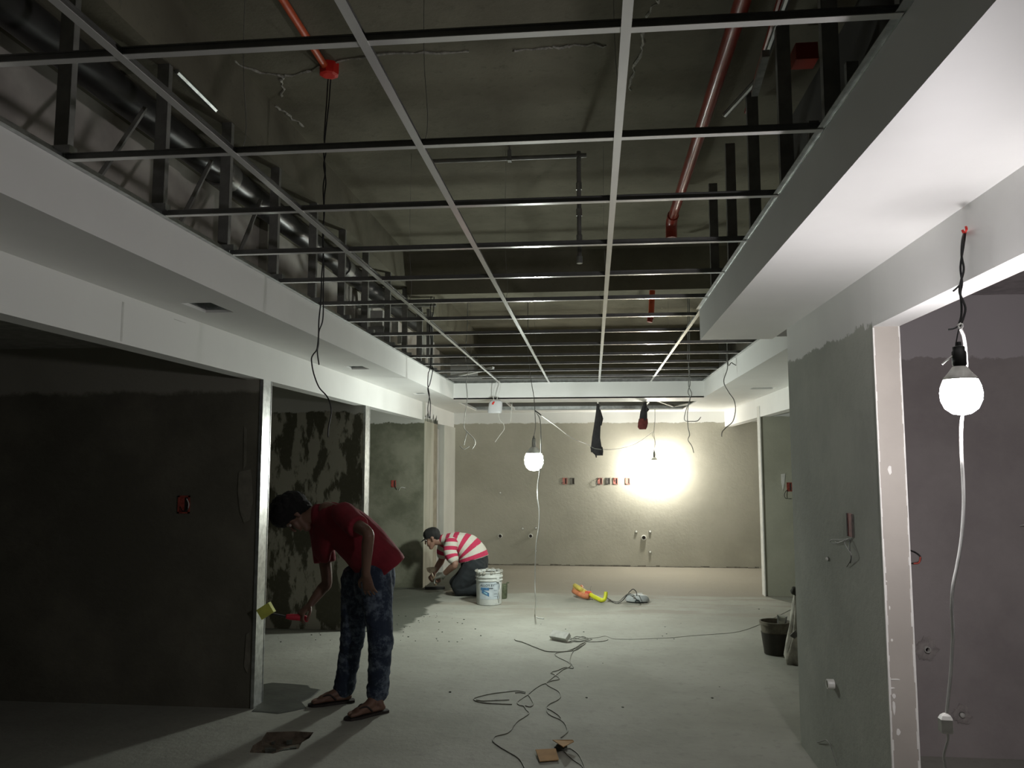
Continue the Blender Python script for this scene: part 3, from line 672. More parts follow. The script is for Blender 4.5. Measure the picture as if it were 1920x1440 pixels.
def stub(label, c, axis, r, l, ring=True):
    c = Vector(c); a = Vector(axis)
    t = thing('pipe_stub', label, 'pipe', c)
    if ring:
        obj('pipe_end', MB().lathe(c, a, [(r*.72,-.004),(r,-.004),(r,l),(r*.95,l+.002),(r*.72,l+.002),(r*.7,.004)], 18, False), pvc, t, auto=True)
        obj('pipe_bore', MB().lathe(c, a, [(r*.71,-.001),(r*.71,.004)], 18), hole_dark, t)
    else:
        obj('plug', MB().lathe(c, a, [(r,-.004),(r,l),(r*.7,l+.003),(r*.3,l+.004)], 12), pvc, t, auto=True)
        obj('collar', MB().lathe(c, a, [(r*1.25,-.004),(r*1.25,l*.3)], 12), mortar, t)
    return t
BW = YB - .001
for x, y, r, l, rg, lb in ((938,1005,.035,.03,1,'white pipe stub low on the end wall above the bucket'), (995,1005,.035,.03,1,'white pipe stub beside the hanging cord of the middle bulb'), (1207,1008,.04,.03,1,'white drain stub below the glare of the far bulb'),
                          (1193,997,.018,.016,0,'small capped pipe up left of the drain stub'), (1219,997,.018,.016,0,'small capped pipe up right of the drain stub'), (1219,1035,.018,.02,0,'small capped pipe low below the drain stub'),
                          (980,991,.016,.018,0,'small capped pipe up left of the stub by the cord'), (1005,990,.016,.02,0,'small capped pipe just right of the hanging cord'), (938,924,.016,.018,0,'single small pipe high on the left of the end wall'), (1005,1033,.016,.02,0,'small capped pipe low behind the hanging cord')):
    stub(lb, PY(x, y, BW), (0,-1,0), r, l, rg)
stub('short white drain pipe sticking out of the grey pillar', XP(1563, 1283), (-1,0,0), .024, .03)
stub('tiny pipe end in a hole of the grey pillar', XP(1553, 1048), (-1,0,0), .009, .008, False)
def RW(x, y): return PY(x, y, 4.769)
stub('pipe stub set in rough mortar on the mauve wall', RW(1737, 1217), (0,-1,0), .017, .02)
stub('small capped pipe beside the hanging plug', RW(1803, 1340), (0,-1,0), .013, .015, False)
for cx, cy, rr in ((1737,1217,26),(1803,1340,22)):
    q = [RW(cx+math.cos(a)*rr*random.uniform(.6,1), cy+math.sin(a)*rr*random.uniform(.6,1)) for a in [i*math.pi/14 for i in range(28)]]
    o = obj('mortar_patch', MB().rings([q, [p+Vector((0,-.004,0)) for p in q]]), plain('mauve_mortar', (.47,.43,.41), .95, 0, .3, 25, .4)); tag(o, 'rough mortar patch around the ' + ('upper pipe on the mauve wall' if cx == 1737 else 'lower pipe beside the plug'), 'mortar')
t = thing('wire_loop', 'loop of taped wire sticking out behind the pale pillar end', 'wire', PY(1705, 1055, 3.75))
wire('loop', [PX(1700,1030,XR+.107), PY(1712,1034,3.75), PY(1722,1040,3.74), PY(1726,1046,3.73), PY(1723,1054,3.74), PY(1712,1056,3.75), PX(1700,1058,XR+.107)], .004, black_wire, t)
wire('bare_end', [PY(1726,1044,3.728), PY(1723,1055,3.735), PY(1712,1057,3.745)], .0042, rust, t)
t = thing('wire_end', 'short pale wire curling out of the mauve wall at the frame edge', 'wire', RW(1914, 985))
wire('wire', [RW(1913,986), RW(1914,984)+Vector((0,-.03,0)), RW(1922,983)+Vector((0,-.04,0)), RW(1930,990)], .004, white_wire, t)
t = thing('wire_end', 'thin grey wire drooping low on the grey pillar', 'wire', XP(1562, 1435))
wire('wire', [XP(1534,1392)+Vector((-.004,0,0)), XP(1545,1390)+Vector((-.01,0,0)), XP(1554,1388)+Vector((-.012,0,0)), XP(1561,1396)+Vector((-.012,0,0)), XP(1566,1412)+Vector((-.01,0,0)), XP(1572,1436)+Vector((-.006,0,0))], .0025, grey_wire, t)

# ================================================================== THINGS ON THE FLOOR
def bucket(label, base, r0, r1, h, mat, dirt, name='bucket', tilt=0, seg=40, ribs=True):
    t = thing(name, label, 'bucket', base); b = Vector(base)
    prof = [(r0*.96,0),(r0,.006)]
    if ribs:
        prof += [(r0+(r1-r0)*.7, h*.72),(r1*1.035,h*.725),(r1*1.035,h*.755),(r1*.99,h*.76),(r1*.99,h*.82),(r1*1.045,h*.825),(r1*1.045,h*.86),(r1*1.0,h*.865),(r1*1.0,h*.965),(r1*1.05,h*.97)]
    else: prof += [(r0+(r1-r0)*.9, h*.9),(r1*1.05,h*.905),(r1*1.05,h*.95)]
    prof += [(r1*1.05 if ribs else r1*1.06,h),(r1*.95,h),(r1*.93,h*.9),(r1*.92,h*.86)]
    obj('shell', MB().lathe(b, (0,0,1), prof, seg, True), mat, t, auto=True)
    return t
bb = PZ(917, 1132, 0); bb.z = .001
pail_white = plain('chalky_plastic', (.60,.62,.59), .6, 0, .18, 9, .08)
t = bucket('white plastic bucket of mortar with a blue printed label', bb, .142, .150, .37, pail_white, mortar)
mb = MB(); pr = [(.135,.33),(.11,.335),(.07,.36),(.03,.355),(.004,.362)]
obj('mortar_fill', MB().lathe(bb, (0,0,1), pr, 24), mortar, t)
rg = random.Random(3)
for k in range(26):
    a = rg.uniform(0, 2*math.pi); c = bb + Vector((math.cos(a)*.15, math.sin(a)*.15, .37 + rg.uniform(-.012,.006))); s = rg.uniform(.005,.014)
    obj('mortar_crumb', MB().obox(c, (s,0,s*.3), (0,s,0), (-s*.3,0,s*.7)), plain('dried_mortar', (.40,.39,.34), .95, 0, .3, 40), t)
ang = math.atan2(-bb.y, -bb.x)       # bucket face that looks down the corridor
def on_bucket(u, v, off=.0015):
    r = .142 + (.150-.142)*.97*v/.37 + off; a = ang + u/.146
    return bb + Vector((math.cos(a)*r, math.sin(a)*r, v))
def bucket_quad(name, u0, u1, v0, v1, mat, off=.0015, parent=None, skew=0):
    n = 8; vs = []; fs = []
    for i in range(n+1):
        u = u0 + (u1-u0)*i/n
        vs += [on_bucket(u, v0 + skew*(u-u0), off), on_bucket(u, v1 + skew*(u-u0), off)]
    for i in range(n): fs.append((2*i, 2*i+2, 2*i+3, 2*i+1))
    return obj(name, MB().add(vs, fs), mat, parent or t, sm=True)
lab = bucket_quad('label', -.115, .145, .07, .262, plain('label_paper', (.55,.62,.66), .6, 0, .2, 12))
blue = plain('label_blue', (.08,.22,.42), .6, 0, .35, 40); blk = plain('label_black', (.04,.05,.07), .7, 0, .2, 40)
bucket_quad('blue_band', -.10, .0, .17, .20, blue, .0025)
bucket_quad('dark_line', .0, .045, .187, .197, blk, .0026)
bucket_quad('blue_emblem', -.085, -.0, .14, .18, blue, .003, None, -.45)
bucket_quad('pale_emblem', -.06, -.02, .142, .155, plain('label_cyan', (.35,.6,.68), .6), .0035, None, -.45)
for v in (.236, .166, .128, .098): bucket_quad('fine_print', .055, .10, v, v+.004, plain('print_grey', (.25,.30,.36), .7), .0026)
def text_on(s, u0, v0, size, mat, name):
    cu = bpy.data.curves.new(name, 'FONT'); cu.body = s; cu.size = size; cu.resolution_u = 2; cu.extrude = 0
    to = bpy.data.objects.new(name, cu); COL.objects.link(to)
    dg = bpy.context.evaluated_depsgraph_get(); dg.update()
    me = bpy.data.meshes.new_from_object(to.evaluated_get(dg)); bpy.data.objects.remove(to)
    bm = bmesh.new(); bm.from_mesh(me); bmesh.ops.subdivide_edges(bm, edges=[e for e in bm.edges if e.calc_length() > .012], cuts=2); bm.to_mesh(me); bm.free()
    for v in me.vertices: v.co = on_bucket(u0 + v.co.x, v0 + v.co.y, .003)
    return from_mesh(name, me, mat, t)
text_on('ALLOY.EY', -.105, .212, .038, blk, 'label_lettering')
hp = [on_bucket(.105 + .012*math.sin(i*.7), .27 - .215*i/12, .012 + .03*math.sin(math.pi*i/12)) for i in range(13)]
wire('handle', hp, .005, pvc, t, 2)
obj('handle_lug', MB().obox(on_bucket(.10, .285, .008), (.016,.004,0), (-.003,.008,0), (0,0,.022)), pail_white, t)
# small crusted pail behind the bucket
q = PZ(943, 1122, 0); q.z = .001
t = thing('scoop_tin', 'small greenish crusted tin standing behind the white bucket', 'tin', q)
obj('tin', MB().lathe(q, (0,0,1), [(.045,0),(.05,.01),(.055,.16),(.05,.165),(.045,.1)], 16), plain('green_crust', (.13,.15,.09), .9, 0, .4, 30, .4), t, auto=True)
obj('lip', MB().tube([q+Vector((.03,-.03,.16)), q+Vector((.06,-.03,.19)), q+Vector((.075,-.03,.185))], .009, 6), plain('green_crust', (0,0,0)), t)

# dark pail by the pillar
pb = PZ(1455, 1226, 0); pb.z = .001
t = bucket('small dark stained pail with a clear cup in it by the pillar', pb, .093, .122, .27, plain('stained_pail', (.17,.15,.11), .6, 0, .5, 14), mortar, ribs=False)
obj('dark_stain', MB().lathe(pb, (0,0,1), [(.095,.004),(.1165,.175),(.117,.18)], 36, False), plain('pail_slurry', (.025,.02,.013), .5, 0, .3, 20), t, auto=True)
obj('water', MB().lathe(pb, (0,0,1), [(.11,.215),(.002,.216)], 24), plain('dirty_water', (.05,.045,.035), .1), t)
m, N, L, B = _new('clear_plastic'); B.inputs['Base Color'].default_value = (.9,.92,.9,1); B.inputs['Transmission Weight'].default_value = .9; B.inputs['Roughness'].default_value = .15; B.inputs['IOR'].default_value = 1.2
clear = m
c = pb + Vector((.045, -.02, .22))
o = obj('plastic_cup', MB().lathe(c, (.12,0,1), [(.032,0),(.034,.005),(.042,.10),(.043,.10),(.041,.1),(.033,.008),(.002,.007)], 18), clear, sm=True); tag(o, 'clear plastic cup standing in the small dark pail', 'cup')
# sack slumped at the pillar
def lump(c, dims, seed, seg=28, ring=16, amp=.16, freq=6.0, flat=True):
    mb = MB().ball((0,0,0), 1, seg, ring)
    out = []
    for v in mb.v:
        nn = noise.noise(v*freq*.35 + Vector((seed,0,0)))*amp*1.4 + noise.noise(v*freq + Vector((0,seed,0)))*amp*.6
        p = v*(1+nn); p = Vector((p.x*dims[0], p.y*dims[1], p.z*dims[2]))
        p += Vector(c)
        if flat: p.z = max(p.z, .001)
        out.append(p)
    mb.v = out; return mb
sackm = plain('dusty_sacking', (.52,.50,.43), .95, 0, .45, 9, .3)
sc_ = PZ(1490, 1240, 0)
t = thing('cement_sack', 'crumpled dusty sack slumped against the back of the pillar', 'sack', (sc_.x, sc_.y, 0))
rings = []
for i, (px, py, hw) in enumerate(((1491,1246,15),(1490,1225,15),(1492,1200,13),(1493,1175,11),(1494,1150,9),(1495,1128,7),(1494,1116,5),(1493,1106,5))):
    c = PY(px, py, 6.78); s = 6.78/1490; rg_ = []
    if i == 0: c.z = .002
    for k in range(24):
        a = 2*math.pi*k/24; f = 1 + .2*math.sin(4*a + i*.8) + .14*math.sin(7*a - i)
        rg_.append(c + Vector((math.cos(a)*hw*s*f, math.sin(a)*hw*s*.8*f, .012*math.sin(3*a+i) if i else 0)))
    rings.append(rg_)
obj('sack', MB().rings(rings), sackm, t, sm=True)
obj('tied_neck', lump(PY(1490, 1108, 6.75), (.03,.03,.035), 2, 14, 10, .2, 5, False), plain('dark_tie', (.05,.05,.04), .9), t, sm=True)
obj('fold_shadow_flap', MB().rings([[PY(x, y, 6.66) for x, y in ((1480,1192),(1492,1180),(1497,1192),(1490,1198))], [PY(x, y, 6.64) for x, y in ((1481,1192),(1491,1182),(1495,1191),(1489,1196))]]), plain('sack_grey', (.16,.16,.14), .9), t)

# conduit bundle, wires and pale cover on the floor
t = thing('conduit_bundle', 'bundle of orange and yellow plastic conduit lying on the floor', 'conduit', PZ(1105, 1118, 0))
Yc = 9.7
def G(x, y, h): p = PZ(x, y, 0); p.z = h; return p
A = G(1077,1112,.06); 
def gp(x, y, h):      # a point h above the floor that shows at the pixel
    return PZ(x, y, h)
obj('yellow_tube', MB().tube(smooth([gp(1078,1098,.13), gp(1086,1103,.12), gp(1094,1108,.09), gp(1100,1112,.07)],4), .028, 10), plain('pale_yellow', (.62,.50,.10), .5, 0, .2, 20), t, sm=True)
obj('orange_tube', MB().tube(smooth([gp(1076,1108,.07), gp(1086,1114,.055), gp(1096,1118,.04), gp(1104,1118,.045)],4), .030, 10), plain('pale_orange', (.62,.22,.10), .5, 0, .2, 20), t, sm=True)
obj('orange_tube', MB().tube(smooth([gp(1077,1103,.1), gp(1087,1109,.08), gp(1098,1114,.06)],4), .026, 10), plain('amber_tube', (.60,.32,.12), .5, 0, .2, 20), t, sm=True)
obj('orange_end', MB().tube([gp(1090,1099,.10), gp(1093,1104,.08)], .018, 10), plain('pale_orange', (0,0,0)), t)
obj('red_joint', MB().tube(smooth([gp(1097,1114,.06), gp(1102,1114,.06), gp(1107,1114,.055)],3), [.034]*2+[.038]*4+[.036], 10), plain('red_orange', (.66,.10,.05), .5, 0, .2, 20), t, sm=True)
obj('red_joint', MB().tube([gp(1105,1109,.09), gp(1107,1114,.06)], .02, 8), plain('red_orange', (0,0,0)), t, sm=True)
obj('yellow_tube', MB().tube(smooth([gp(1107,1115,.055), gp(1114,1119,.045), gp(1122,1123,.03), gp(1128,1125.5,.026), gp(1133,1124,.035), gp(1135.5,1117,.075), gp(1136,1110,.115)],5), [.026]*16+[.022]*15, 10), yellow_mat, t, sm=True)
wire('pull_wire', [gp(1108,1110,.08), gp(1107,1104,.12), gp(1109,1099,.15)], .003, grey_wire, t)
wire('pale_strip', [gp(1094,1119,.012), gp(1104,1122,.008), gp(1112,1124,.006)], .006, white_wire, t)
t = thing('lamp_cover', 'pale round cover plate with wires lying on the floor', 'cover plate', PZ(1195, 1132, 0))
c = PZ(1195, 1129, 0); c.z = .001
mb = MB().lathe(c, (0,0,1), [(.135,.012),(.14,.02),(.132,.05),(.11,.075),(.06,.088),(.003,.09)], 26)
for v in mb.v: v.y = c.y + (v.y-c.y)*.62
obj('dome', mb, plain('dusty_white', (.50,.53,.53), .6, 0, .25, 14), t, sm=True)
mb = MB().lathe(c, (0,0,1), [(.115,0),(.118,.018)], 26)
for v in mb.v: v.y = c.y + (v.y-c.y)*.62
obj('dark_foot', mb, plain('dark_foot', (.06,.08,.085), .8), t)
obj('notch', MB().tube([c+Vector((-.03,-.086,.012)), c+Vector((-.02,-.092,.035)), c+Vector((.01,-.092,.035)), c+Vector((.025,-.088,.012))], .007, 6), plain('dark_foot', (0,0,0)), t)
obj('tab', MB().box(c.x-.005, c.x+.06, c.y+.03, c.y+.045, .085, .098), chip_white, t)
for s in ([(1138,1120,.02),(1146,1126,.01),(1155,1131,.008),(1166,1127,.02),(1174,1118,.06),(1182,1114,.10),(1189,1116,.11),(1190,1121,.09)],
          [(1138,1121,.02),(1148,1128,.01),(1158,1131,.008),(1168,1125,.03),(1176,1115,.08),(1183,1107,.14),(1188,1105,.16),(1193,1110,.13),(1194,1117,.1)],
          [(1140,1122,.02),(1150,1127,.01),(1160,1128,.01),(1170,1119,.06),(1178,1113,.10),(1186,1114,.11),(1191,1121,.09)], [(1190,1119,.1),(1188,1122,.09),(1193,1122,.09)]):
    wire('wire', [gp(*p) for p in s], .005, grey_wire if len(s) != 9 else black_wire, t)

# power strip and floor cables
t = thing('power_strip', 'white power strip standing on edge amid tangled floor cables', 'power strip', PZ(1046, 1202, 0))
a, b = PZ(1031, 1199, 0), PZ(1062, 1205, 0); d = (b-a)/2; nrm = Vector((-d.y, d.x, 0)).normalized()
nrm = nrm if nrm.y > 0 else -nrm
tz = (Vector((0,0,.62)) + nrm*.78).normalized(); tn = tz.cross(d).normalized()
c = (a+b)/2 + tz*.035 + Vector((0,0,.020))
obj('body', MB().obox(c, d, tn*.02, tz*.036), pvc, t)
for k in (-.5, 0, .5):
    obj('socket_hole', MB().obox(c + d*k + tz*.0365, d*.14, tn*.011, tz*.0012), hole_dark, t)
obj('switch', MB().obox(c + d*.25 + tz*.038, d*.08, tn*.01, tz*.006), black_wire, t)
def floor_cable(label, strands, mat, r):
    p = strands[0][0]; t = thing('floor_cable', label, 'cable', PZ(p[0], p[1], 0))
    for s in strands:
        wire('cable', [PZ(x, y, 0) + Vector((0,0,r*1.05)) for x, y in s], r, mat, t, 6)
    return t
cab = plain('olive_cable', (.27,.27,.22), .6, 0, .35, 20)
floor_cable('grey cable curving left of the power strip', [[(965,1199),(968,1202),(980,1205),(1000,1213),(1018,1220),(1030,1222.5),(1055,1222.5),(1078,1220),(1090,1213),(1098,1206),(1090,1208),(1078,1216),(1065,1221)]], cab, .0042)
floor_cable('tangle of thin cables right of the power strip', [[(1062,1196),(1070,1199),(1080,1194),(1090,1195),(1104,1198),(1095,1201),(1080,1203),(1070,1200)], [(1066,1194),(1078,1199),(1092,1194),(1100,1197),(1088,1199),(1075,1196)], [(1068,1203),(1085,1204),(1100,1202),(1110,1199),(1098,1196)], [(1075,1201),(1092,1203),(1108,1204),(1130,1203),(1140,1200)]], plain('pale_cable', (.30,.30,.26), .6, 0, .3, 20), .003)
floor_cable('long thin cable running right across the floor', [[(1100,1197),(1120,1196),(1135,1193),(1150,1198),(1175,1199),(1205,1198.5),(1230,1197),(1260,1196),(1290,1193),(1330,1190),(1370,1187),(1395,1182),(1420,1173),(1455,1157),(1485,1142)]], plain('pale_cable', (0,0,0)), .0020)
floor_cable('wavy cable wandering forward from the tangle to the cardboard', [[(1098,1207),(1085,1214),(1075,1222),(1070,1232),(1069,1242),(1073,1248),(1074,1254),(1060,1252),(1045,1258),(1036,1260),(1033,1263),(1040,1266),(1049,1274),(1036,1277),(1024,1282),(1032,1289),(1047,1297),(1051,1306),(1046,1313),(1030,1321),(1025,1328),(1034,1333),(1047,1342),(1051,1347)],
    [(1078,1219),(1062,1222),(1044,1225),(1041,1229),(1050,1235),(1063,1241),(1070,1247),(1066,1252),(1056,1256),(1048,1262),(1038,1270),(1028,1278),(1024,1282)], [(1025,1328),(1026,1336),(1034,1343),(1050,1350),(1059,1358),(1063,1367),(1064,1373),(1058,1379),(1052,1384)]], cab, .0033)
floor_cable('cable with a wide loop at its left, running out of frame', [[(1024,1282),(1015,1285),(1002,1293),(990,1303),(978,1311),(970,1318),(974,1323),(982,1325),(987,1332),(992,1338),(984,1345),(971,1353),(963,1362),(959,1369),(950,1376),(930,1381),(925,1386),(925,1392),(938,1402),(955,1412),(970,1421),(978,1430),(984,1442),(990,1455)],
    [(985,1299),(970,1296),(950,1298),(925,1301),(905,1305),(892,1309),(888,1312),(894,1316),(910,1319),(935,1320.5),(960,1321.5)], [(990,1303),(996,1312),(1000,1321),(994,1326),(985,1324)], [(955,1313),(930,1314),(905,1315),(893,1313)], [(985,1301),(975,1299),(966,1300)]], cab, .0033)
floor_cable('thin cable from under the cardboard to the front edge', [[(1060,1405),(1068,1404),(1077,1409),(1084,1415),(1090,1425),(1096,1440),(1100,1455)], [(1058,1410),(1066,1418),(1078,1428),(1090,1436),(1098,1448)]], cab, .0028)
card = plain('cardboard', (.42,.25,.11), .9, 0, .15, 15)
q = [PZ(x, y, .012) for x, y in ((1004,1408),(1042,1406),(1048,1424),(1012,1427))]; q[0].z = q[1].z = .02
o = obj('cardboard_piece', MB().rings([[p - Vector((0,0,.004)) for p in q], q]), card); tag(o, 'square brown cardboard piece nearest the front on the floor', 'cardboard')
q = [PZ(1036,1387,.03), PZ(1074,1387,.05), PZ(1076,1390,.045), PZ(1056,1400,.06)]
o = obj('cardboard_piece', MB().rings([[p - Vector((0,0,.004)) for p in q], q]), card); tag(o, 'tilted brown cardboard piece behind the square one', 'cardboard')
q = [PZ(1040,1404,.002), PZ(1050,1398,.02), PZ(1054,1399,.03), PZ(1048,1409,.003)]
o2 = obj('mortar_crumb', lump(PZ(1052,1401,.012), (.035,.03,.018), 5, 12, 8, .25, 4), mortar); tag(o2, 'dark mortar lump propping up the tilted cardboard', 'mortar')
rg = random.Random(11)
crumbs = MB()
for k in range(90):
    x, y = rg.uniform(700, 1480), rg.uniform(1130, 1330) if rg.random() < .6 else rg.uniform(1170, 1200)
    if k < 70: x, y = rg.uniform(510, 900), rg.uniform(1150, 1205)
    p = PZ(x, y, 0); s = rg.uniform(.002,.006)
    if p.x < XL and p.y > 7.6: continue
    crumbs.obox(p + Vector((0,0,s*.45)), (s,s*.4,0), (-s*.5,s,0), (0,0,s*.5))
o = obj('mortar_crumbs', crumbs, mortar, None, (0,0,0)); tag(o, 'dark crumbs of mortar scattered over the dusty floor', 'mortar crumbs', None, 'stuff')
# black float and trowel at the column
f = (PZ(795,1105,0) + PZ(830,1103,0))/2
t = thing('plaster_float', 'black plastering float lying at the foot of the column', 'float', f)
obj('plate', MB().obox(f + Vector((0.02,0,.02)), (.125,.02,0), (-.01,.055,0), (0,0,.014)), plain('black_plastic', (.02,.02,.018), .5), t)

# ================================================================== PEOPLE
def ellring(c, side, nrm, ra, rb, seg):
    return [c + side*(ra*math.cos(2*math.pi*k/seg)) + nrm*(rb*math.sin(2*math.pi*k/seg)) for k in range(seg)]
def chain(mb, pts, side=None, seg=14, n=4, flat=False):
    """pts: (point, ra[, rb]); a closed loft with rounded ends; ra lies along 'side'"""
    P = [Vector(p[0]) for p in pts]; A = [p[1] for p in pts]; Bq = [p[2] if len(p) > 2 else p[1] for p in pts]
    idx = [Vector((i, A[i], Bq[i])) for i in range(len(P))]
    SP, SI = smooth(P, n) if len(P) > 2 else P, smooth(idx, n) if len(P) > 2 else idx
    rings = []; s = Vector(side) if side is not None else None
    for i, p in enumerate(SP):
        t = (SP[min(i+1,len(SP)-1)] - SP[max(i-1,0)]).normalized()
        u = s if s is not None else t.orthogonal()
        u = (u - t*u.dot(t)).normalized(); s = u; b = t.cross(u); ra, rb = SI[i].y, SI[i].z; m_ = min(ra, rb)
        if i == 0 and not flat:
            for q in (85, 60, 30): a = math.radians(q); rings.append(ellring(p - t*(m_*math.sin(a)), u, b, ra*math.cos(a), rb*math.cos(a), seg))
        rings.append(ellring(p, u, b, ra, rb, seg))
        if i == len(SP)-1:
            for q in (30, 60, 85): a = math.radians(q); rings.append(ellring(p + t*(m_*math.sin(a)), u, b, ra*math.cos(a), rb*math.cos(a), seg))
    return mb.rings(rings)
def blob(name, mb, voxel, mat, parent, iters=4, wrinkle=0, freq=9, seed=0, stretch=(1,1,1)):
    me = bpy.data.meshes.new(name); me.from_pydata([tuple(v) for v in mb.v], [], mb.f)
    bm = bmesh.new(); bm.from_mesh(me); bmesh.ops.recalc_face_normals(bm, faces=bm.faces); bm.to_mesh(me); bm.free()
    o = bpy.data.objects.new('tmp', me); COL.objects.link(o)
    r = o.modifiers.new('r', 'REMESH'); r.mode = 'VOXEL'; r.voxel_size = voxel
    s = o.modifiers.new('s', 'SMOOTH'); s.factor = .5; s.iterations = iters
    dg = bpy.context.evaluated_depsgraph_get(); dg.update()
    m2 = bpy.data.meshes.new_from_object(o.evaluated_get(dg)); bpy.data.objects.remove(o); bpy.data.meshes.remove(me)
    m2.name = name
    if wrinkle:
        ns = [v.normal.copy() for v in m2.vertices]
        for v, nn in zip(m2.vertices, ns):
            q = Vector((v.co.x*stretch[0], v.co.y*stretch[1], v.co.z*stretch[2]))
            h = noise.noise(q*freq + Vector((seed,0,0))); h2 = noise.noise(q*freq*2.3 + Vector((0,seed,0)))
            v.co += nn*(wrinkle*(1-2*abs(h))*.8 + wrinkle*.5*h2)
    return from_mesh(name, m2, mat, parent, None, True)
def hand(mb, wrist, knuckle, palm_n, size=1.0, curl=.5, thumb_side=1, splay=.12):
    """palm and five bent fingers; palm_n is the palm's normal (fingers curl towards it)"""
    w0, k0 = Vector(wrist), Vector(knuckle); d = (k0-w0).normalized(); pn = Vector(palm_n); pn = (pn - d*pn.dot(d)).normalized(); sd = d.cross(pn)*thumb_side
    L = .09*size; k0 = w0 + d*L
    chain(mb, [(w0 - d*.02, .026*size, .02*size), (w0 + d*L*.35, .034*size, .017*size), (k0, .040*size, .014*size)], sd, 12, 3)
    for i, (o, ln) in enumerate(((.029,.072),(.010,.082),(-.010,.076),(-.028,.058))):
        p = k0 + sd*(o*size) - d*.012; a = splay*(o/.03); dr = (d + sd*a).normalized(); pts = [(p, .0095*size)]; ang_ = 0
        for fr_ in (.45,.32,.23):
            ang_ += curl*.8; dv = dr*math.cos(ang_) + pn*math.sin(ang_); p = p + dv*(ln*fr_*size); pts.append((p, (.0088 if fr_ > .4 else .0078 if fr_ > .3 else .0066)*size))
        chain(mb, pts, sd, 8, 2)
    p = w0 + d*.025*size + sd*.026*size; pts = [(p, .013*size)]
    for dv, ln in ((sd*.75 + d*.6 + pn*.25, .042), (sd*.35 + d*.9 + pn*.35, .032), (sd*.05 + d + pn*.5, .024)):
        p = p + dv.normalized()*ln*size; pts.append((p, .0105*size if ln > .03 else .008*size))
    chain(mb, pts, d, 8, 2)
def head(mb, c, up, face, s=1.0):
    """skull, jaw, nose, brow, ears; face = where it looks"""
    c = Vector(c); u = Vector(up).normalized(); f = Vector(face); f = (f - u*f.dot(u)).normalized(); l = u.cross(f)
    def P_(x, y, z): return c + l*(x*s) + f*(y*s) + u*(z*s)
    chain(mb, [(P_(0,-.03,.03), .070*s, .075*s), (P_(0,.02,.03), .072*s, .078*s)], l, 18, 3)
    chain(mb, [(P_(0,-.005,.02), .066*s, .08*s), (P_(0,.03,-.045), .056*s, .055*s), (P_(0,.062,-.095), .034*s, .028*s)], l, 16, 4)
    chain(mb, [(P_(0,.088,.018), .008*s), (P_(0,.104,-.018), .011*s), (P_(0,.106,-.03), .014*s, .010*s)], l, 8, 3)
    chain(mb, [(P_(-.04,.078,.03), .010*s), (P_(0,.088,.032), .011*s), (P_(.04,.078,.03), .010*s)], u, 8, 3)
    for sx in (-1, 1):
        chain(mb, [(P_(sx*.072,-.005,.025), .011*s, .02*s), (P_(sx*.078,-.005,-.008), .010*s, .018*s), (P_(sx*.072,.004,-.035), .008*s, .012*s)], l, 8, 3)
        chain(mb, [(P_(sx*.04,.06,-.02), .022*s), (P_(sx*.03,.075,-.045), .018*s)], l, 8, 3)
    chain(mb, [(P_(-.022,.084,-.062), .007*s), (P_(0,.092,-.06), .009*s), (P_(.022,.084,-.062), .007*s)], u, 8, 3)
    return P_
def foot(mb, heel, toe, ankle):
    h_, t_ = Vector(heel), Vector(toe); d = (t_-h_).normalized(); Ln = (t_-h_).length; s = Vector((-d.y, d.x, 0))
    chain(mb, [(Vector(ankle), .038), (h_ + d*.055 + Vector((0,0,.05)), .036,.032), (h_ + d*.04 + Vector((0,0,.028)), .032,.026)], s, 12, 3)
    chain(mb, [(Vector(ankle) + d*.01, .036), (h_ + d*Ln*.45 + Vector((0,0,.05)), .036,.032), (h_ + d*Ln*.75 + Vector((0,0,.028)), .043,.02)], s, 12, 3)
    chain(mb, [(h_ + d*.03 + Vector((0,0,.026)), .031,.022), (h_ + d*Ln*.4 + Vector((0,0,.024)), .034,.02), (h_ + d*Ln*.74 + Vector((0,0,.024)), .045,.018)], s, 12, 3)
    for k, (o, ln, r) in enumerate(((.034,.0,.0135),(.014,.004,.010),(-.003,.0,.0095),(-.019,-.008,.009),(-.034,-.018,.0085))):
        yield (h_ + d*Ln*.74 + s*o + Vector((0,0,.024)), h_ + d*(Ln-.008+ln-r) + s*o*.95 + Vector((0,0,.019)), r, s)

skin = plain('brown_skin', (.165,.088,.06), .55, 0, .15, 10, .04)
skin2 = plain('tanned_skin', (.30,.17,.12), .55, 0, .15, 10, .04)
hair_m = plain('black_hair', (.006,.005,.005), .9, 0, .3, 60, .4, stretch=(1,1,.3))
red_shirt = plain('red_cotton', (.21,.013,.024), .9, 0, .15, 14, .08)
m, N, L, B = _new('washed_denim')
tc = N.new('ShaderNodeTexCoord').outputs['Object']; n1 = _noise(N, L, tc, 7, 6, .7); n2 = _noise(N, L, tc, 40, 4, .7)
L.new(_mix(N, L, _ramp(N, L, _math(N, L, 'ADD', n1, _math(N, L, 'MULTIPLY', _math(N, L, 'SUBTRACT', n2, .5), .35)), .46, .66), (.018,.029,.055), (.14,.175,.225)), B.inputs['Base Color'])
B.inputs['Roughness'].default_value = .9; _bump(N, L, n2, .2, .004, B)
denim = m

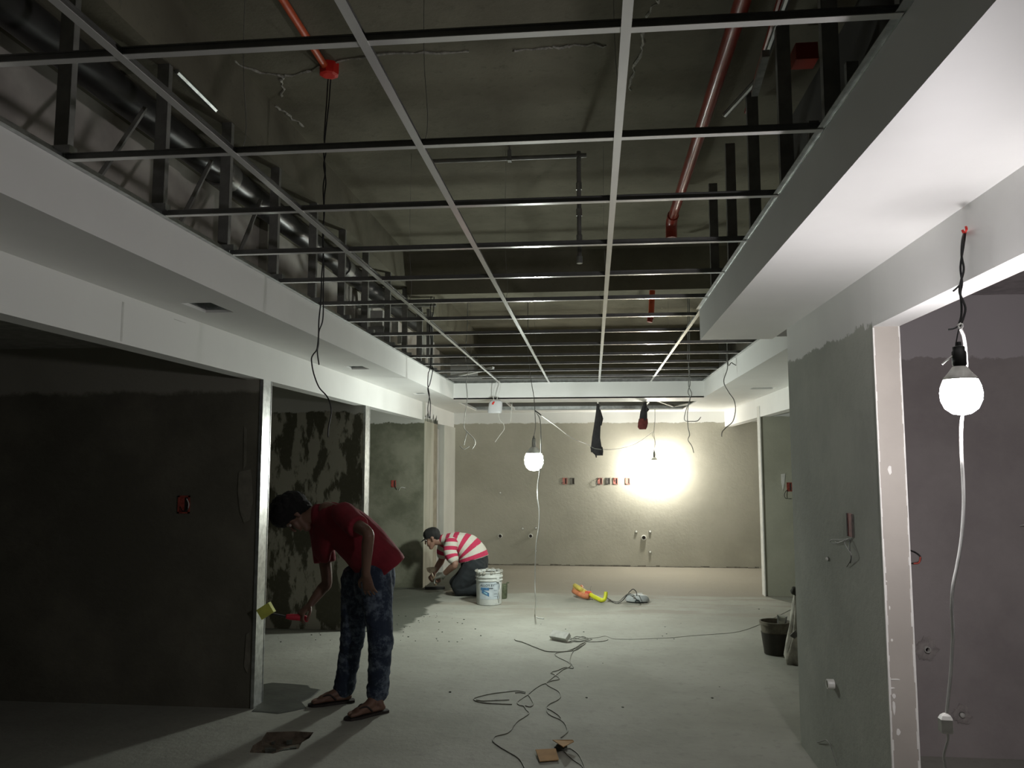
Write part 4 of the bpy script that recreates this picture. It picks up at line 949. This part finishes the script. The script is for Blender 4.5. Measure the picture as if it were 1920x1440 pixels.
# ---- the man bending forward
lead = PZ(685, 1338, 0)
man = thing('person', 'bent man in red T-shirt and blue jeans holding a hand brush', 'person', (lead.x-.1, lead.y+.1, 0))
nheel, ntoe = PZ(724, 1331, .012), PZ(649, 1347, .012); fheel, ftoe = PZ(662, 1312, .012), PZ(581, 1321, .012)
LH_, LK, LA = PY(704,1078,5.20), PY(714,1203,5.13), PY(708,1303,5.235)
RH_, RK, RA = PY(670,1085,5.38), PY(661,1198,5.33), PY(645,1294,5.425)
pel, wai, che, sho = PY(698,1060,5.29), PY(680,1018,5.28), PY(645,983,5.27), PY(612,966,5.265)
side = (LH_ - RH_).normalized()
face_f = Vector((-.28,-.14,-.95)); crown = Vector((-.94,-.15,.32))
hc = PY(556, 964, 5.24)
nsh, nel, nwr, nkn = PY(650,972,5.09), PY(690,1000,4.92), PY(686,1076,4.97), PY(693,1112,5.005)
fsh, fel, fwr, fkn = PY(603,992,5.42), PY(613,1092,5.40), PY(583,1132,5.33), PY(568,1146,5.29)
mb = MB()
head(mb, hc, crown, face_f)
chain(mb, [(sho, .07, .06), (PY(592,963,5.255), .056,.056), (hc - crown*.06, .056,.056)], side)
chain(mb, [(pel, .15,.10), (wai, .13,.085), (che, .145,.095), (sho, .13,.07)], side, 18)
for a, b, c, k, th_, pn in ((nsh, nel, nwr, nkn, 1, Vector((.35,.9,-.1))), (fsh, fel, fwr, fkn, -1, Vector((-.2,.1,-.9)))):
    chain(mb, [(a, .052), (a.lerp(b,.5), .044), (b, .036), (b.lerp(c,.3), .038), (c, .026)])
hand(mb, nwr, nkn, Vector((.2,.95,-.1)), 1.05, .30, -1, .2)
hand(mb, fwr, fkn, Vector((.1,.2,-1)), 1.0, .75, 1)
for h_, k_, a_ in ((LH_, LK, LA), (RH_, RK, RA)):
    chain(mb, [(h_, .085), (h_.lerp(k_,.5), .07), (k_, .052), (k_.lerp(a_,.35), .052), (a_, .036)])
toes = list(foot(mb, nheel, ntoe, LA)) + list(foot(mb, fheel, ftoe, RA))
for a, b, r, s in toes: chain(mb, [(a, r*1.1), (b, r)], s, 8)
blob('body', mb, .0055, skin, man, 3)
# hair: a thick mop over skull
mb = MB(); 
u = crown.normalized(); f = (face_f - u*face_f.dot(u)).normalized(); l = u.cross(f)
def HP(x, y, z): return hc + l*x + f*y + u*z
chain(mb, [(HP(0,-.04,.045), .105,.105), (HP(0,.035,.085), .10,.085)], l, 18, 3)
chain(mb, [(HP(0,-.06,-.03), .075,.05), (HP(0,-.06,.02), .08,.06)], l, 14, 3)
rgh = random.Random(5)
for k in range(46):
    a, e_ = rgh.uniform(0, 2*math.pi), rgh.uniform(.0, 1.0)
    dv = l*math.cos(a)*math.sqrt(1-e_*e_) + f*(math.sin(a)*math.sqrt(1-e_*e_)*.9 - .25) + u*(e_ + .1); dv.normalize()
    p = HP(0,-.01,.055) + dv*.102; mb.ball(p, rgh.uniform(.018,.032), 8, 6)
blob('hair', mb, .006, hair_m, man, 2, .004, 40, 1)
for sx in (-1, 1):
    e = obj('eye', MB().ball(HP(sx*.031,.079,.008), .0115, 10, 8), plain('eye_white', (.5,.48,.44), .3), man, sm=True)
    obj('pupil', MB().ball(HP(sx*.031,.0875,.008), .0055, 8, 6), black_wire, e, sm=True)
# T-shirt
mb = MB()
chain(mb, [(PY(724,1073,5.30), .205,.138), (PY(705,1049,5.29), .195,.145), (PY(680,1020,5.28), .18,.148), (PY(658,998,5.275), .175,.145), (PY(636,985,5.27), .17,.135), (PY(616,972,5.265), .145,.10), (PY(600,966,5.26), .085,.07)], side, 22, 4, True)
chain(mb, [(PY(612,990,5.28), .14,.07), (PY(604,1025,5.30), .13,.055), (PY(606,1046,5.31), .10,.03)], side, 16)
chain(mb, [(nsh.lerp(nel,.56), .070), (nsh.lerp(nel,.3), .074), (nsh + Vector((-.03,.03,.03)), .075)], None, 14, 4, True)
chain(mb, [(fsh.lerp(fel,.62), .072), (fsh.lerp(fel,.35), .072), (fsh + Vector((0,-.04,.03)), .078)], None, 14, 4, True)
blob('t_shirt', mb, .008, red_shirt, man, 5, .006, 7, 2, (1,1,.6))
mb = MB(); ring_c = PY(588,964,5.252)
wire('collar', [ring_c + side*(math.cos(a)*.062) + Vector((.2,0,.98))*(math.sin(a)*.06) for a in [2*math.pi*i/14 for i in range(15)]], .009, red_shirt, man, 2)
# jeans
mb = MB()
chain(mb, [(PY(699,1105,5.29), .165,.12), (PY(703,1080,5.29), .165,.125), (PY(700,1050,5.29), .15,.11)], side, 20)
for h_, k_, a_ in ((LH_, LK, LA), (RH_, RK, RA)):
    chain(mb, [(h_ + Vector((0,0,.0)), .108), (h_.lerp(k_,.35), .098), (h_.lerp(k_,.75), .084), (k_, .078), (k_.lerp(a_,.12), .072), (k_.lerp(a_,.5), .071), (k_.lerp(a_,.88), .063), (a_ + Vector((0,0,.005)), .060)])
    for t_, rr in ((.02,.078),(.1,.075),(.84,.068),(.93,.067)):
        c = k_.lerp(a_, t_); chain(mb, [(c + Vector((-.006,0,-.006)), rr), (c + Vector((.006,0,.006)), rr)], None, 12)
blob('jeans', mb, .008, denim, man, 3, .006, 11, 4, (.8,.8,1.7))
sandal = plain('dark_rubber', (.03,.022,.018), .7, 0, .3, 20)
for h_, t_ in ((nheel, ntoe), (fheel, ftoe)):
    d = (t_-h_).normalized(); s = Vector((-d.y, d.x, 0)); Ln = (t_-h_).length
    out = [(-.012,0),(-.006,.03),(Ln*.35,.036),(Ln*.72,.05),(Ln*.95,.04),(Ln+.012,.012),(Ln+.012,-.012),(Ln*.93,-.04),(Ln*.7,-.05),(Ln*.35,-.036),(-.006,-.03)]
    so = obj('flip_flop', MB().prism([tuple((h_ + d*a + s*b).xy) for a, b in out], .001, .016), sandal, man)
    for sg in (-1, 1):
        wire('strap', [h_ + d*(Ln*.42) + s*(.038*sg) + Vector((0,0,.02)), h_ + d*(Ln*.56) + s*(.034*sg) + Vector((0,0,.055)), h_ + d*(Ln*.7) + s*(.014*sg+.01) + Vector((0,0,.048)), h_ + d*(Ln*.78) + s*.02 + Vector((0,0,.02))], .006, sandal, so, 4)
# the brush in his far hand: red grip, yellow head
t = thing('hand_brush', 'hand brush with red grip and yellow head held by the bent man', 'brush', PY(535, 1155, 5.24))
obj('grip', MB().tube(smooth([PY(578,1162,5.31), PY(565,1158,5.29), PY(550,1157,5.27), PY(536,1156,5.25)], 4), [.016,.019,.021,.022,.022,.022,.022,.021,.021,.02,.018,.016,.014], 12), plain('red_grip', (.60,.02,.05), .5), t, sm=True)
obj('shank', MB().tube([PY(536,1156,5.25), PY(508,1150,5.19)], .007, 8), black_wire, t)
a, b = PY(488,1152,5.165), PY(510,1138,5.18); d = (b-a)/2
obj('head', MB().obox((a+b)/2, d*1.02, Vector((0,.02,0)), Vector((d.z*.55,0,-d.x*.55)).normalized()*.036), plain('lemon_head', (.55,.58,.10), .7, 0, .2, 14), t)

# ---- the kneeling man
man2 = thing('person', 'kneeling man in a black cap and pink striped shirt plastering the column', 'person', PZ(885, 1117, 0))
Y0 = 9.9
def K(x, y, d=0): return PY(x, y, Y0 + d)
hips, mid, chs, shs = K(890,1060), K(880,1034), K(860,1020), K(841,1014)
side2 = Vector((.25,-.97,0)).normalized()
lh2, lk2, lf2 = K(889,1066,-.10), K(859,1108,-.14), K(908,1110,-.12)
rh2, rk2, rf2 = K(891,1064,.10), K(855,1106,.14), K(908,1108,.12)
lk2.z = rk2.z = .085; lf2.z = rf2.z = .06
ls2, le2, lw2, lkn2 = K(840,1023,-.17), K(853,1058,-.24), K(830,1079,-.12), K(818,1084,-.04)
rs2, re2, rw2, rkn2 = K(834,1017,.17), K(828,1050,.2), K(815,1072,.14), K(808,1080,.1)
h2 = K(811,1009,-.02); up2 = Vector((-.42,0,.9)); f2 = Vector((-.88,-.12,-.42))
mb = MB()
HP2 = head(mb, h2, up2, f2)
chain(mb, [(shs, .07,.06), (K(828,1014), .055,.055), (h2 - up2*.05 - f2*.03, .055,.055)], side2)
chain(mb, [(hips, .14,.11), (mid, .125,.095), (chs, .14,.09), (shs, .13,.06)], side2, 18)
for a, b, c in ((ls2, le2, lw2), (rs2, re2, rw2)):
    chain(mb, [(a, .052), (a.lerp(b,.5), .047), (b, .041), (b.lerp(c,.3), .042), (c, .03)])
for a, b, c in ((lh2, lk2, lf2), (rh2, rk2, rf2)):
    chain(mb, [(a, .09), (a.lerp(b,.5), .075), (b, .052), (b.lerp(c,.4), .05), (c, .036)])
    chain(mb, [(c, .036), (c + Vector((.09,0,.0)), .034,.03), (c + Vector((.16,0,-.03)), .035,.02)], side2)
hand(mb, lw2, lkn2, Vector((-.2,.4,-.9)), 1.05, .7, -1)
hand(mb, rw2, rkn2, Vector((-.3,-.4,-.8)), 1.05, .9, 1)
blob('body', mb, .0075, skin2, man2, 3)
glove = plain('pale_glove', (.40,.40,.35), .9, 0, .3, 20)
mb = MB(); hand(mb, lw2, lkn2, Vector((-.2,.4,-.9)), 1.28, .62, -1); chain(mb, [(lw2.lerp(le2,.18), .036), (lw2, .034)])
blob('glove', mb, .006, glove, man2, 2)
mb = MB()
chain(mb, [(K(890,1080), .17,.14), (hips, .185,.168), (K(889,1044), .165,.165)], side2, 20)
for a, b, c in ((lh2, lk2, lf2), (rh2, rk2, rf2)):
    chain(mb, [(a, .145), (a.lerp(b,.5), .12), (b + Vector((.0,0,.01)), .088), (b + Vector((.08,0,-.005)), .072), (b.lerp(c,.6), .065), (c, .055)])
blob('trousers', mb, .009, plain('dark_work_trousers', (.022,.027,.03), .95, 0, .35, 8, .15), man2, 4, .007, 9, 3)
m, N, L, B = _new('striped_cotton')
at = N.new('ShaderNodeAttribute'); at.attribute_name = 'stripe'
fr_ = _math(N, L, 'FRACT', at.outputs['Fac']); msk = _ramp(N, L, fr_, .50, .53)
L.new(_mix(N, L, msk, (.62,.60,.52), (.52,.035,.095)), B.inputs['Base Color']); B.inputs['Roughness'].default_value = .9
striped = m
def stripes(o, line, period, off=0):
    """band number of every vertex, counted along the bent centre line of the garment"""
    c = smooth(line, 10); w0 = wloc(o); me = o.data; acc = [0.0]
    for p, q in zip(c, c[1:]): acc.append(acc[-1] + (q-p).length)
    T = [(c[min(i+1,len(c)-1)] - c[max(i-1,0)]).normalized() for i in range(len(c))]
    at_ = me.attributes.new('stripe', 'FLOAT', 'POINT')
    for i, v in enumerate(me.vertices):
        p = v.co + w0
        k = min(range(len(c)), key=lambda j: abs((p-c[j]).dot(T[j])) + .25*(p-c[j]).length)
        at_.data[i].value = (acc[k] + (p-c[k]).dot(T[k]))/period + off
mb = MB()
sp2 = [K(888,1048), K(884,1036), K(874,1025), K(860,1017), K(846,1014), K(832,1011)]
chain(mb, [(sp2[0], .19,.19), (sp2[1], .18,.178), (sp2[2], .17,.165), (sp2[3], .17,.125), (sp2[4], .145,.10), (sp2[5], .085,.06)], side2, 22, 4, True)
o = blob('shirt', mb, .009, striped, man2, 4, .005, 8, 6); stripes(o, sp2, .098, .46)
for a, b in ((ls2, le2), (rs2, re2)):
    mb = MB(); chain(mb, [(a + Vector((.04,0,.02)), .085), (a.lerp(b,.3), .082), (a.lerp(b,.66), .074)], None, 16)
    o = blob('sleeve', mb, .009, striped, man2, 3, .003, 9, 7); stripes(o, [a + Vector((.04,0,.02)), a.lerp(b,.5), b], .098, .15)
capm = plain('black_cap_cloth', (.018,.018,.017), .85, 0, .3, 20)
mb = MB(); chain(mb, [(HP2(0,-.03,.045), .088,.085), (HP2(0,.015,.055), .086,.082)], up2.cross(f2).normalized(), 20, 3)
chain(mb, [(HP2(0,-.06,-.01), .07,.05), (HP2(0,-.05,.03), .08,.06)], up2.cross(f2).normalized(), 14, 3)
cap = blob('cap', mb, .007, capm, man2, 3)
brim = MB(); n_ = 13; top_r, bot_r = [], []
for i in range(n_):
    a = math.pi*(i/(n_-1)); x, y = math.cos(a)*.078, .07 + math.sin(a)*.085
    z = .036 - .25*(y-.07) - 1.8*x*x
    top_r.append(HP2(x, y, z+.004)); bot_r.append(HP2(x, y, z))
inn_t = [HP2(math.cos(math.pi*(i/(n_-1)))*.076, .045 + math.sin(math.pi*(i/(n_-1)))*.03, .044 - 1.8*(math.cos(math.pi*(i/(n_-1)))*.076)**2) for i in range(n_)]
inn_b = [p - up2.normalized()*.004 for p in inn_t]
vs = top_r + bot_r + inn_t + inn_b; fs = []
for i in range(n_-1):
    fs += [(i, i+1, 2*n_+i+1, 2*n_+i), (n_+i, 3*n_+i, 3*n_+i+1, n_+i+1), (i, n_+i, n_+i+1, i+1)]
obj('cap_brim', MB().add(vs, fs), capm, man2, sm=True)
for sx in (-1, 1):
    e = obj('eye', MB().ball(HP2(sx*.031,.079,.008), .0115, 10, 8), plain('eye_white', (0,0,0)), man2, sm=True)
    obj('pupil', MB().ball(HP2(sx*.031,.0875,.008), .0055, 8, 6), black_wire, e, sm=True)
# his trowel
t = thing('plaster_trowel', 'muddy plastering trowel held up by the kneeling man', 'trowel', K(815,1085,-.03))
tr = plain('muddy_steel', (.17,.13,.09), .5, .3, .4, 20)
c = K(809,1069,-.03); rr_ = [(-.062,.026),(-.03,.036),(.03,.038),(.062,.032),(.05,-.012),(.02,-.034),(-.02,-.036),(-.05,-.012)]
obj('blade', MB().rings([[c + Vector((x, dy, z)) for x, z in rr_] for dy in (-.012, .012)]), tr, t)
obj('neck', MB().tube([c + Vector((.002,0,-.03)), K(812,1083,-.04)], [.012,.016], 8), tr, t)
obj('handle', MB().tube([K(812,1080,-.05), K(817,1097,-.03)], .017, 10), plain('worn_wood', (.22,.15,.09), .7, 0, .3, 10), t)
